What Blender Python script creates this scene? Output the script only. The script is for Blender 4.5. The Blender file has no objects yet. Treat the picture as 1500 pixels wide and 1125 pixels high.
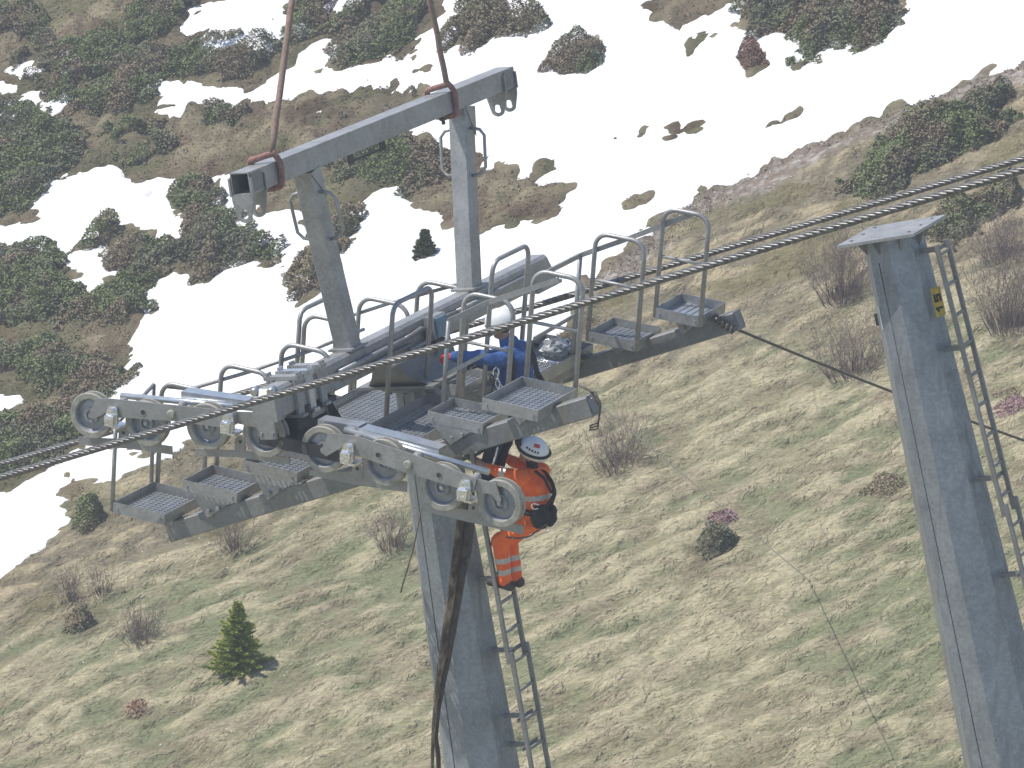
import bpy, math, random
import numpy as np
from mathutils import Vector, Matrix
random.seed(7); rng=np.random.default_rng(11)
S=bpy.context.scene; COL=S.collection
R=math.radians
# ------------------------------------------------------------------ camera
FPX=6000.0; PITCH=R(15.9); HEAD=R(26.5); TILT=R(-4.4); CAMZ=26.0; D0=40.0
CAM=np.array([0,0,CAMZ])
cF=np.array([0,math.cos(PITCH),-math.sin(PITCH)]); cR=np.array([1.,0,0]); cU=np.array([0,math.sin(PITCH),math.cos(PITCH)])
cam=bpy.data.cameras.new('camera'); camo=bpy.data.objects.new('camera',cam); COL.objects.link(camo)
cam.sensor_width=36; cam.lens=FPX/1500*36; cam.clip_end=5000; cam.clip_start=.5
camo.location=CAM; camo.rotation_euler=(math.pi/2-PITCH,0,0); S.camera=camo
def ray(x,y): return cF+cR*((x-750)/FPX)+cU*((562.5-y)/FPX)
def P(x,y,d): return CAM+ray(x,y)*d
def depth(p): return float((np.asarray(p)-CAM)@cF)
def nrm(a):
    a=np.asarray(a,float); return a/np.linalg.norm(a)
class Frame:
    def __init__(s,o,a,b,c): s.o=np.array(o,float); s.M=np.array([a,b,c],float)
    def __call__(s,a,b,c): return s.o+a*s.M[0]+b*s.M[1]+c*s.M[2]
    def on(s,x,y,k,val):      # local coords where the sight line meets the plane axis k = val
        d=ray(x,y); n=s.M[k]; t=(val-(CAM-s.o)@n)/(d@n); return s.M@(CAM+d*t-s.o)
eu=np.array([math.sin(HEAD),math.cos(HEAD),0]); evh=np.array([math.cos(HEAD),-math.sin(HEAD),0]); ez=np.array([0,0,1.])
ev=evh*math.cos(TILT)+ez*math.sin(TILT); ew=-evh*math.sin(TILT)+ez*math.cos(TILT)
O=P(600,490,D0)
H=Frame(O,eu,ev,ew)
TAU=R(13); en=ev*math.cos(TAU)+ew*math.sin(TAU); eh=-ev*math.sin(TAU)+ew*math.cos(TAU)
G=Frame(O,eu,en,eh)
# ------------------------------------------------------------------ noise
def _h(i,j,s): 
    v=(i.astype(np.int64)*374761393+j.astype(np.int64)*668265263+s*1442695041)&0xffffffff
    v=((v^(v>>13))*1274126177)&0xffffffff
    return ((v^(v>>16))&0xffff)/65535.0
def vn(x,y,s=0):
    x=np.asarray(x,float);y=np.asarray(y,float)
    i=np.floor(x);j=np.floor(y);fx=x-i;fy=y-j
    fx=fx*fx*fx*(fx*(fx*6-15)+10);fy=fy*fy*fy*(fy*(fy*6-15)+10)
    a=_h(i,j,s);b=_h(i+1,j,s);c=_h(i,j+1,s);d=_h(i+1,j+1,s)
    return (a*(1-fx)+b*fx)*(1-fy)+(c*(1-fx)+d*fx)*fy
def fbm(x,y,s=0,o=3,g=.5):
    t=0;a=1;n=0
    for k in range(o):
        c,sn=math.cos(k*1.1),math.sin(k*1.1)
        t=t+a*vn((x*c-y*sn)*2**k+k*17.3,(x*sn+y*c)*2**k-k*9.1,s+k);n+=a;a*=g
    return t/n
def sstep(a,b,x):
    t=np.clip((x-a)/(b-a),0,1); return t*t*(3-2*t)
# ------------------------------------------------------------------ mesh builder
class MB:
    def __init__(s): s.v=[];s.f=[];s.m=[];s.sm=[]
    def add(s,vs,fs,mat=0,smooth=False):
        o=len(s.v); s.v+= [tuple(map(float,p)) for p in vs]
        for f in fs: s.f.append(tuple(i+o for i in f)); s.m.append(mat); s.sm.append(smooth)
    def box(s,F,a,b,mat=0,ch=0):
        (x0,y0,z0),(x1,y1,z1)=a,b
        if x0>x1:x0,x1=x1,x0
        if y0>y1:y0,y1=y1,y0
        if z0>z1:z0,z1=z1,z0
        if ch:
            pr=[(y0+ch,z0),(y1-ch,z0),(y1,z0+ch),(y1,z1-ch),(y1-ch,z1),(y0+ch,z1),(y0,z1-ch),(y0,z0+ch)]
        else: pr=[(y0,z0),(y1,z0),(y1,z1),(y0,z1)]
        n=len(pr)
        vs=[F(x0,*p) for p in pr]+[F(x1,*p) for p in pr]
        s.add(vs,[tuple(range(n))[::-1],tuple(range(n,2*n))]+[(i,(i+1)%n,n+(i+1)%n,n+i) for i in range(n)],mat)
    def prism(s,pts,off,mat=0,holes=()):
        pts=[np.array(p,float) for p in pts];off=np.array(off,float);n=len(pts)
        if np.dot(np.cross(pts[1]-pts[0],pts[2]-pts[0]),off)>0: pass
        s.add(pts+[p+off for p in pts],[tuple(range(n))[::-1],tuple(range(n,2*n))]+[(i,(i+1)%n,n+(i+1)%n,n+i) for i in range(n)],mat)
    def tube(s,pts,r,n=8,mat=0,caps=True,closed=False,smooth=True,flat=None):
        pts=[np.array(p,float) for p in pts]; N=len(pts); rs=r if hasattr(r,'__len__') else [r]*N
        T=[]
        for i in range(N):
            a=pts[i-1] if (i>0 or closed) else pts[i]; b=pts[(i+1)%N] if (i<N-1 or closed) else pts[i]
            T.append(nrm(b-a))
        x=np.cross(T[0],[0,0,1.]); 
        if np.linalg.norm(x)<.05: x=np.cross(T[0],[0,1.,0])
        x=nrm(x); vs=[]
        for i in range(N):
            x=nrm(x-T[i]*(x@T[i])); y=np.cross(T[i],x)
            for k in range(n):
                a=2*math.pi*(k+.5)/n; fy=1 if flat is None else flat
                vs.append(pts[i]+rs[i]*(x*math.cos(a)+y*math.sin(a)*fy))
        fs=[]
        for i in range(N if closed else N-1):
            j=(i+1)%N
            for k in range(n): fs.append((i*n+k,i*n+(k+1)%n,j*n+(k+1)%n,j*n+k))
        s.add(vs,fs,mat,smooth)
        if caps and not closed:
            o=len(s.v)-len(vs); s.f.append(tuple(o+k for k in range(n))[::-1]);s.m.append(mat);s.sm.append(False)
            s.f.append(tuple(o+(N-1)*n+k for k in range(n)));s.m.append(mat);s.sm.append(False)
    def lathe(s,c,ax,prof,n=36,mats=None,ref=None):   # prof: list of (r, a) round axis ax
        ax=nrm(ax); x=nrm(np.cross(ax,[0.01,0.02,1.] if ref is None else ref)); y=np.cross(ax,x); m=len(prof)
        vs=[];fs=[]
        for k in range(n):
            a=2*math.pi*k/n; d=x*math.cos(a)+y*math.sin(a)
            for (r,z) in prof: vs.append(np.array(c)+d*r+ax*z)
        o=len(s.v); s.v+=[tuple(map(float,p)) for p in vs]
        for k in range(n):
            k2=(k+1)%n
            for i in range(m-1):
                s.f.append((o+k*m+i,o+k2*m+i,o+k2*m+i+1,o+k*m+i+1)); s.m.append(mats[i] if mats else 0); s.sm.append(False)
    def bolt(s,c,ax,r=.018,h=.02,mat=0):
        ax=nrm(ax); x=nrm(np.cross(ax,[0.1,0.02,1.])); y=np.cross(ax,x)
        s.prism([np.array(c)+r*(x*math.cos(k*math.pi/3)+y*math.sin(k*math.pi/3)) for k in range(6)],ax*h,mat)
    def build(s,name,mat,parent=None,loc=None,**kw):
        me=bpy.data.meshes.new(name); L=np.array(loc if loc is not None else (ORG[parent.name] if parent else (0,0,0)),float)
        v=np.array(s.v,float).reshape(-1,3)-L
        me.from_pydata([tuple(p) for p in v],[],s.f)
        for m in (mat if isinstance(mat,(list,tuple)) else [mat]): me.materials.append(m)
        if len(me.polygons)==len(s.m):
            me.polygons.foreach_set('material_index',s.m); me.polygons.foreach_set('use_smooth',s.sm)
        else:
            me.validate()
        me.update()
        o=bpy.data.objects.new(name,me); COL.objects.link(o); ORG[o.name]=L
        if parent: o.parent=parent
        else: o.location=L
        tag(o,**kw); return o
ORG={}
def tag(o,label=None,cat=None,group=None,kind=None):
    if label:o['label']=label
    if cat:o['category']=cat
    if group:o['group']=group
    if kind:o['kind']=kind
    return o
def thing(name,loc,label,cat,group=None):
    o=bpy.data.objects.new(name,None); COL.objects.link(o); o.location=loc; o.empty_display_size=.3
    ORG[o.name]=np.array(loc,float); return tag(o,label,cat,group)
def npmesh(name,V,Fq,mats,smooth=False,attrs=None,parent=None,loc=None,mi=None,**kw):
    V=np.asarray(V,np.float32); Fq=np.asarray(Fq,np.int32); k=Fq.shape[1]
    L=np.array(loc if loc is not None else (ORG[parent.name] if parent else (0,0,0)),np.float32)
    me=bpy.data.meshes.new(name); me.vertices.add(len(V)); me.vertices.foreach_set('co',(V-L).ravel())
    me.loops.add(Fq.size); me.loops.foreach_set('vertex_index',Fq.ravel())
    me.polygons.add(len(Fq)); me.polygons.foreach_set('loop_start',np.arange(0,Fq.size,k,dtype=np.int32))
    me.polygons.foreach_set('use_smooth',np.full(len(Fq),smooth))
    for m in (mats if isinstance(mats,(list,tuple)) else [mats]): me.materials.append(m)
    if mi is not None: me.polygons.foreach_set('material_index',np.asarray(mi,np.int32))
    for an,(dom,typ,data) in (attrs or {}).items():
        a=me.attributes.new(an,typ,dom)
        a.data.foreach_set('color' if 'COLOR' in typ else 'value',np.asarray(data,np.float32).ravel())
    me.update(calc_edges=True)
    o=bpy.data.objects.new(name,me); COL.objects.link(o); ORG[o.name]=L.astype(float)
    if parent: o.parent=parent
    else: o.location=L
    return tag(o,**kw)
# ------------------------------------------------------------------ materials
def newmat(name):
    m=bpy.data.materials.new(name); m.use_nodes=True; nt=m.node_tree
    return m,nt,nt.nodes['Principled BSDF']
def N(nt,t,**kw):
    n=nt.nodes.new(t)
    for k,v in kw.items():
        if k in n.inputs: n.inputs[k].default_value=v
        else: setattr(n,k,v)
    return n
def noise_mat(name,c1,c2,scale=6,rough=.5,metal=0,detail=6,bump=0,bscale=40,rough2=None,dirt=None,stretch=(1,1,1),spec=None,lo=.35,hi=.65):
    m,nt,b=newmat(name); L=nt.links.new
    tc=N(nt,'ShaderNodeTexCoord'); mp=N(nt,'ShaderNodeMapping'); mp.inputs['Scale'].default_value=stretch; L(tc.outputs['Object'],mp.inputs[0])
    n=N(nt,'ShaderNodeTexNoise',Scale=scale,Detail=detail,Roughness=.6); L(mp.outputs[0],n.inputs['Vector'])
    r=N(nt,'ShaderNodeValToRGB'); r.color_ramp.elements[0].position=lo; r.color_ramp.elements[1].position=hi
    r.color_ramp.elements[0].color=(*c1,1); r.color_ramp.elements[1].color=(*c2,1); L(n.outputs[0],r.inputs[0]); out=r.outputs[0]
    if dirt:
        n3=N(nt,'ShaderNodeTexNoise',Scale=dirt[1],Detail=5,Roughness=.7); L(mp.outputs[0],n3.inputs['Vector'])
        r3=N(nt,'ShaderNodeValToRGB'); r3.color_ramp.elements[0].position=dirt[2]; r3.color_ramp.elements[1].position=dirt[3]; L(n3.outputs[0],r3.inputs[0])
        mx=N(nt,'ShaderNodeMix',data_type='RGBA'); L(r3.outputs[0],mx.inputs[0]); L(out,mx.inputs[6]); mx.inputs[7].default_value=(*dirt[0],1); out=mx.outputs[2]
    L(out,b.inputs['Base Color']); b.inputs['Metallic'].default_value=metal; b.inputs['Roughness'].default_value=rough
    if spec is not None: b.inputs['Specular IOR Level'].default_value=spec
    if rough2 is not None:
        mr=N(nt,'ShaderNodeMapRange'); mr.inputs['To Min'].default_value=rough; mr.inputs['To Max'].default_value=rough2; L(n.outputs[0],mr.inputs[0]); L(mr.outputs[0],b.inputs['Roughness'])
    if bump:
        n2=N(nt,'ShaderNodeTexNoise',Scale=bscale,Detail=4); L(mp.outputs[0],n2.inputs['Vector'])
        bp=N(nt,'ShaderNodeBump',Strength=bump,Distance=.02); L(n2.outputs[0],bp.inputs['Height']); L(bp.outputs[0],b.inputs['Normal'])
    return m
def galv(name,a,b_,dirt=None,metal=.35,rough=.42,scale=9):
    # galvanised zinc: spangle cells, mottled cloudy patches, faint runs
    m,nt,b=newmat(name); L=nt.links.new
    tc=N(nt,'ShaderNodeTexCoord')
    vo=N(nt,'ShaderNodeTexVoronoi',Scale=38); L(tc.outputs['Object'],vo.inputs['Vector'])
    n=N(nt,'ShaderNodeTexNoise',Scale=scale*.45,Detail=7,Roughness=.65); L(tc.outputs['Object'],n.inputs['Vector'])
    mp=N(nt,'ShaderNodeMapping'); mp.inputs['Scale'].default_value=(9,9,.8); L(tc.outputs['Object'],mp.inputs[0])
    n2=N(nt,'ShaderNodeTexNoise',Scale=1.0,Detail=4); L(mp.outputs[0],n2.inputs['Vector'])
    ad=N(nt,'ShaderNodeMath',operation='MULTIPLY_ADD'); sep=N(nt,'ShaderNodeSeparateColor'); L(vo.outputs['Color'],sep.inputs[0])
    L(sep.outputs[0],ad.inputs[0]); ad.inputs[1].default_value=.22; L(n.outputs[0],ad.inputs[2])
    ad2=N(nt,'ShaderNodeMath',operation='MULTIPLY_ADD'); L(n2.outputs[0],ad2.inputs[0]); ad2.inputs[1].default_value=.3; L(ad.outputs[0],ad2.inputs[2])
    r=N(nt,'ShaderNodeValToRGB'); r.color_ramp.elements[0].position=.5; r.color_ramp.elements[1].position=.98
    r.color_ramp.elements[0].color=(*a,1); r.color_ramp.elements[1].color=(*b_,1); L(ad2.outputs[0],r.inputs[0]); out=r.outputs[0]
    if dirt:
        r3=N(nt,'ShaderNodeValToRGB'); r3.color_ramp.elements[0].position=.52; r3.color_ramp.elements[1].position=.75; L(n2.outputs[0],r3.inputs[0])
        mx=N(nt,'ShaderNodeMix',data_type='RGBA'); L(r3.outputs[0],mx.inputs[0]); L(out,mx.inputs[6]); mx.inputs[7].default_value=(*dirt,1); out=mx.outputs[2]
    L(out,b.inputs['Base Color']); b.inputs['Metallic'].default_value=metal
    mr=N(nt,'ShaderNodeMapRange'); mr.inputs['To Min'].default_value=rough-.1; mr.inputs['To Max'].default_value=rough+.14; L(n.outputs[0],mr.inputs[0]); L(mr.outputs[0],b.inputs['Roughness'])
    bp=N(nt,'ShaderNodeBump',Strength=.12,Distance=.01); L(n.outputs[0],bp.inputs['Height']); L(bp.outputs[0],b.inputs['Normal'])
    return m
M={}
M['galv']=galv('galvanised_steel',(.25,.247,.238),(.41,.405,.39))
M['shaft']=galv('galvanised_shaft',(.185,.205,.22),(.335,.36,.38),dirt=(.17,.18,.175),scale=5)
M['old']=galv('dull_galvanised_steel',(.17,.17,.165),(.27,.27,.255),dirt=(.2,.18,.15),metal=.25,rough=.5)
M['plate']=galv('grey_train_plate',(.25,.245,.23),(.36,.355,.335),metal=.3,rough=.45)
M['bright']=galv('bright_zinc',(.45,.47,.49),(.62,.64,.66),metal=.7,rough=.3)
M['chrome']=noise_mat('polished_bracket',(.75,.75,.76),(.9,.9,.9),rough=.18,metal=.9,scale=14,bump=.4,bscale=30)
M['dark']=noise_mat('dark_steel',(.03,.033,.036),(.07,.072,.075),rough=.5,metal=.3)
M['hub']=noise_mat('wheel_disc_grey',(.215,.225,.24),(.32,.33,.345),scale=12,rough=.38,metal=.4)
M['tyre']=noise_mat('tyre_ring_beige',(.25,.235,.19),(.39,.37,.31),scale=14,rough=.6)
M['groove']=noise_mat('rubber_groove',(.05,.048,.042),(.10,.095,.085),scale=20,rough=.8)
M['rope']=noise_mat('wire_rope_steel',(.09,.085,.08),(.24,.23,.215),scale=25,rough=.4,metal=.5)
M['thinrope']=noise_mat('weathered_cord',(.08,.07,.06),(.16,.14,.12),scale=30,rough=.9)
M['string']=noise_mat('pale_string',(.6,.6,.55),(.75,.75,.7),scale=30,rough=.9)
M['sling']=noise_mat('worn_red_sling',(.22,.13,.10),(.34,.24,.19),scale=30,rough=.9,dirt=((.26,.20,.15),5,.42,.62),bump=.5,bscale=120)
M['slingred']=noise_mat('red_sling_sleeve',(.24,.11,.09),(.35,.21,.17),scale=30,rough=.9,bump=.5,bscale=120)
M['muddy']=noise_mat('muddy_strap',(.15,.11,.065),(.34,.28,.18),scale=10,rough=.95,dirt=((.05,.035,.025),6,.45,.6),bump=.8,bscale=60,stretch=(1,1,.4))
M['muddark']=noise_mat('wet_dark_strap',(.03,.022,.018),(.09,.07,.055),scale=12,rough=.7,bump=.6,bscale=60)
M['orange']=noise_mat('hi_vis_orange',(.84,.12,.018),(.95,.19,.03),scale=10,rough=.75,bump=.5,bscale=16)
M['reflect']=noise_mat('reflective_tape',(.42,.41,.38),(.56,.55,.5),scale=25,rough=.4,metal=.1)
M['blue']=noise_mat('blue_work_jacket',(.018,.062,.21),(.042,.125,.34),scale=8,rough=.85,bump=.6,bscale=18)
M['navy']=noise_mat('navy_trousers',(.008,.012,.028),(.02,.028,.055),scale=10,rough=.9,bump=.5,bscale=18)
M['black']=noise_mat('black_webbing',(.008,.008,.009),(.025,.025,.026),scale=20,rough=.8)
M['skin']=noise_mat('skin',(.36,.19,.13),(.46,.26,.19),scale=14,rough=.6)
M['helmet']=noise_mat('white_helmet',(.72,.73,.71),(.82,.82,.80),scale=6,rough=.3)
M['hair']=noise_mat('brown_hair',(.02,.014,.01),(.05,.035,.025),scale=40,rough=.7)
M['redglove']=noise_mat('red_glove',(.48,.02,.02),(.62,.05,.04),scale=20,rough=.8,bump=.4)
M['greyglove']=noise_mat('grey_glove',(.10,.095,.09),(.2,.19,.18),scale=20,rough=.85)
M['muff']=noise_mat('orange_ear_muff',(.75,.26,.03),(.85,.34,.05),rough=.4)
M['boot']=noise_mat('brown_boot',(.035,.028,.022),(.08,.065,.05),scale=20,rough=.8)
M['yellow']=noise_mat('yellow_plate',(.42,.30,.03),(.55,.41,.06),scale=20,rough=.5)
M['blackpaint']=noise_mat('black_paint',(.02,.018,.012),(.04,.035,.025),rough=.6)
M['white']=noise_mat('white_label',(.6,.62,.62),(.75,.76,.76),rough=.4)
M['bluebox']=noise_mat('blue_grey_box',(.12,.22,.30),(.2,.31,.38),rough=.45)
M['bluebar']=noise_mat('blue_film_bar',(.10,.19,.40),(.2,.30,.52),rough=.3)
m,nt,b=newmat('clear_plastic_bag'); b.inputs['Base Color'].default_value=(.55,.57,.58,1); b.inputs['Roughness'].default_value=.25; b.inputs['Transmission Weight'].default_value=.6; M['bag']=m

# ================================================================== LEFT PYLON HEAD
def terrain_base(X,Y):
    X=np.asarray(X,float);Y=np.asarray(Y,float)
    sp=4*np.log1p(np.exp(np.clip((Y-76)/4,-30,30)))
    return 4.5+.27*30*np.tanh(X/30)+.10*(Y-55.2)+.21*40*np.tanh(sp/40)+.9*(fbm(X/14+3,Y/14,5,2)-.5)
def ground_hit(x,y):
    d=ray(x,y); a,b=20.,200.
    for _ in range(50):
        m=(a+b)/2; p=CAM+d*m
        if p[2]>terrain_base(p[0],p[1]): a=m
        else: b=m
    return CAM+d*a
UF,UR=-1.6,1.6
head=thing('pylon_head',G(0,0,-.15),'galvanised crossarm head with grated catwalks, lifting frame and sheave trains on the middle pylon','pylon head')
# --- crossarm
mb=MB()
def ring(u0,pr): return [G(u0+du,n,h) for n,h,du in pr]
pf=[(-.07,-.15,0),(.07,-.15,0),(.1,-.12,0),(.1,.125,0),(.07,.155,0),(-.07,.155,0),(-.1,.125,0),(-.1,-.12,0)]
pa=[(n,h,0) for n,h,_ in pf]; pb=[(n,h,-.16*(h>.1)) for n,h,_ in pf]
vs=ring(-2.72,pa)+ring(3.05,pb)
mb.add(vs,[tuple(range(8))[::-1],tuple(range(8,16))]+[(i,(i+1)%8,8+(i+1)%8,8+i) for i in range(8)])
mb.box(G,(2.55,-.13,-.19),(3.1,.13,-.153))
arm=mb.build('crossarm',M['galv'],head)
# end bracket with dark notch rings
mb=MB()
mb.box(G,(-2.86,-.125,-.14),(-2.728,.125,.10)); 
mb.prism([G(-2.86,-.09,.10),G(-2.86,.09,.10),G(-2.80,.09,.165),G(-2.80,-.09,.165)],eu*.06)
mb.box(G,(-2.87,-.08,-.30),(-2.84,.09,-.142))
for n in(-.06,.06): mb.bolt(G(-2.87,n,-.25),-eu,.02,.02)
mb.build('end_bracket',M['plate'],head)
mb=MB()
for n in(-.1,.1):
    mb=MB(); mb.tube([G(-2.86,n*.9,.14),G(-2.78,n*.9,.16)],.035,10); mb.build('end_sleeve',M['bright'],head)
# --- clamps over the crossarm
for k,u0 in enumerate((-1.98,-2.2,-2.42)):
    mb=MB()
    mb.box(G,(u0-.05,-.2,.158),(u0+.05,.17,.195)); mb.box(G,(u0-.05,.103,-.17),(u0+.05,.135,.157)); mb.box(G,(u0-.05,-.135,-.17),(u0+.05,-.103,.157)); mb.box(G,(u0-.05,-.2,-.20),(u0+.05,.17,-.172))
    for n in(-.17,.15):
        for du in(-.025,.025): mb.bolt(G(u0+du,n,.196),eh,.017,.03)
    mb.build('shim_clamp',M['bright'] if k==1 else M['galv'],head)
# gusset pieces and hanging cables under the front half
mb=MB(); mb.box(G,(-2.45,-.09,-.52),(-2.05,.09,-.205)); mb.box(G,(-2.05,.02,-.36),(-1.75,.12,-.16)); mb.build('pivot_block',M['dark'],head)
mb=MB(); mb.prism([G(-2.0,.14,-.20),G(-1.83,.14,-.20),G(-1.75,.14,-.72),G(-1.98,.14,-.72)],en*.012); mb.box(G,(-2.25,.10,-.26),(-1.4,.135,-.21)); mb.build('hanger_plate',M['galv'],head)
mb=MB()
for k in range(4):
    a=G(-1.98+.02*k,.16,-.2); 
    mb.tube([a,G(-2.0+.05*k,.19,-.36),G(-2.05+.09*k,.2+.02*k,-.52),G(-2.12+.11*k,.17,-.72)],.011,6)
mb.build('hydraulic_hose',M['black'],head)
mb=MB(); mb.box(G,(-1.72,.12,-.64),(-1.3,.2,-.56)); mb.build('film_wrapped_bar',M['bluebar'],head)
mb=MB(); mb.box(G,(-1.8,.11,-.7),(-1.72,.22,-.55),ch=.02); mb.build('bar_end_cap',M['dark'],head)
# --- conduit pipes on the near side
for nn,hh,u0,u1,r in((.135,.03,-1.66,-.35,.026),(.128,-.05,-1.6,-.2,.018),(.135,.045,.75,2.35,.024),(.15,-.09,-.3,.3,.02)):
    mb=MB(); mb.tube([G(u0,nn,hh),G(u1,nn,hh)],r,10); mb.build('conduit_pipe',M['galv'],head)
mb=MB(); mb.tube([G(-.35,.135,.03),G(-.2,.14,.04),G(-.02,.15,.06),G(.1,.17,.02)],.024,8)
mb.build('flexible_cable',M['old'],head); mb=MB(); mb.tube([G(.42,.17,.05),G(.55,.15,.06),G(.75,.135,.045)],.02,8); mb.build('flexible_cable',M['old'],head); mb=MB(); mb.tube([G(.2,.18,-.1),G(.2,.2,-.2),G(.1,.17,-.28),G(-.1,.14,-.3)],.016,8); mb.build('flexible_cable',M['old'],head)
jb=MB(); jb.box(G,(.1,.12,-.09),(.36,.23,.14),ch=.015); jb=jb.build('junction_box',M['plate'],head)
mb=MB(); mb.box(G,(.12,.232,-.07),(.34,.25,.12)); mb.build('box_cover',M['bluebox'],jb)
# --- gantry
mb=MB(); g0,g1=2.16,1.95
def shell(mb,F,u0,u1,n,h0,h1,t=.012):   # open box section with visible hollow end
    o=[(-n,h0),(n,h0),(n,h1),(-n,h1)]; i=[(-n+t,h0+t),(n-t,h0+t),(n-t,h1-t),(-n+t,h1-t)]
    A=[F(u0,*p) for p in o];B=[F(u1,*p) for p in o];C=[F(u0,*p) for p in i];D=[F(u1,*p) for p in i]
    mb.add(A+B+C+D,[(k,(k+1)%4,4+(k+1)%4,4+k) for k in range(4)]+[(8+(k+1)%4,8+k,12+k,12+(k+1)%4) for k in range(4)]+[((k+1)%4,k,8+k,8+(k+1)%4) for k in range(4)]+[(4+k,4+(k+1)%4,12+(k+1)%4,12+k) for k in range(4)])
shell(mb,G,-2.68,2.72,.1,g1,g0)
mb.build('gantry_beam',M['galv'],head)
def lug(u0):
    mb=MB(); c=np.array([0,g1-.175]); pts=[(-.105,g1-.005),(-.105,g1+.12),(.105,g1+.12),(.105,g1-.005),(.105,g1-.06)]
    out=[(-.108,g1+.1),(-.108,g1-.06)]+[(c[0]+.07*math.cos(a),c[1]+.07*math.sin(a)) for a in np.linspace(math.pi+.5,2*math.pi-.5,9)]+[(.108,g1-.06),(.108,g1+.1)]
    hole=[(c[0]+.036*math.cos(a),c[1]+.036*math.sin(a)) for a in np.linspace(0,2*math.pi,21)[:-1]]
    # plate below the beam, strip between outline and hole
    low=[(-.108,g1-.002),(-.108,g1-.06)]+[(c[0]+.08*math.cos(a),c[1]+.08*math.sin(a)) for a in np.linspace(math.pi+.55,2*math.pi-.55,11)]+[(.108,g1-.06),(.108,g1-.002),(.06,g1-.002),(.02,g1-.002),(-.02,g1-.002),(-.06,g1-.002)]
    nL=len(low); ang=[math.atan2(p[1]-c[1],p[0]-c[0]) for p in low]
    hp=[(c[0]+.044*math.cos(a),c[1]+.044*math.sin(a)) for a in ang]
    for side in(0,1): pass
    A=[G(u0,*p) for p in low];B=[G(u0,*p) for p in hp];A2=[G(u0+.02,*p) for p in low];B2=[G(u0+.02,*p) for p in hp]
    f=[]
    for k in range(nL):
        j=(k+1)%nL; f+=[(k,j,nL+j,nL+k),(2*nL+j,2*nL+k,3*nL+k,3*nL+j),(j,k,2*nL+k,2*nL+j),(nL+k,nL+j,3*nL+j,3*nL+k)]
    mb.add(A+B+A2+B2,f)
    for sg in(-1,1): mb.box(G,(u0,sg*.103,g1-.01),(u0+.02,sg*.125,g1+.16))
    mb.build('shackle_lug',M['galv'],head)
for u0 in(-2.69,-2.44,2.44,2.70): lug(u0)
mb=MB()
for sg in(-1,1):
    for x0 in(-2.66,2.47):
        mb=MB(); mb.box(G,(x0,sg*.103,g1+.02),(x0+.2,sg*.112,g1+.19)); mb.build('side_doubler',M['old'],head)
for u0,lab in((-.62,1),(-.2,0)):
    pass
mb=MB(); 
for u0 in(-.62,.02): mb.box(G,(u0,-.05,g1-.13),(u0+.1,-.035,g1-.002))
mb.box(G,(-.52,-.045,g1-.12),(.02,-.035,g1-.095)); mb.build('hoist_bracket',M['dark'],head)
mb=MB(); mb.box(G,(1.16,.02,g1-.055),(1.22,.07,g1-.002)); mb.bolt(G(1.19,.045,g1-.055),-eh,.02,.04); mb.build('stop_bolt',M['dark'],head)
def post(ub,ut,hb,ht,name,mat):
    a=np.array([ub,0,hb]);b=np.array([ut,0,ht]);d=nrm(b-a);px=nrm(np.array([d[2],0,-d[0]])); w=.098
    F=Frame(G(*a),eu*d[0]+eh*d[2],en,eu*px[0]+eh*px[2]); l=np.linalg.norm(b-a)
    mb=MB(); mb.box(F,(0,-w,-w),(l,w,w),ch=.012)
    for sg in(-1,1):   # gusset flare at the head
        mb.prism([F(l,sg*(w+.001),-w),F(l,sg*(w+.001),w),F(l-.3,sg*(w+.001),w)],F.M[1]*sg*.01)
    mb.box(G,(ub-.16,-.13,.158),(ub+.16,.13,.18))
    o=mb.build(name,mat,head)
    for sg in(-1,1):
        mb=MB(); p=[(l-.22,0),(l-.24,.10),(l-.30,.15),(l-.62,.15),(l-.68,.10),(l-.70,0)]
        mb.tube([F(q[0],sg*(w+q[1]),0) for q in p],.017,8); mb.build('grab_handle',M['galv'],o)
post(-1.2,-1.5,.16,g1-.003,'gantry_post',M['galv']); post(1.33,1.68,.16,g1-.003,'gantry_post',M['galv'])
# --- box between arm and shaft flange
mb=MB(); pr=lambda h,a,b_:[G(-a,-b_,h),G(a,-b_,h),G(a,b_,h),G(-a,b_,h)]
vs=pr(-.155,.55,.14)+pr(-.30,.50,.2)+pr(-.42,.36,.33)
mb.add(vs,[(0,1,2,3)]+[(k,(k+1)%4,4+(k+1)%4,4+k) for k in range(4)]+[(4+k,4+(k+1)%4,8+(k+1)%4,8+k) for k in range(4)]+[(8,9,10,11)])
mb.box(G,(-.42,-.42,-.45),(.42,.42,-.422))
mb.build('head_saddle',M['old'],head)
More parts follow.
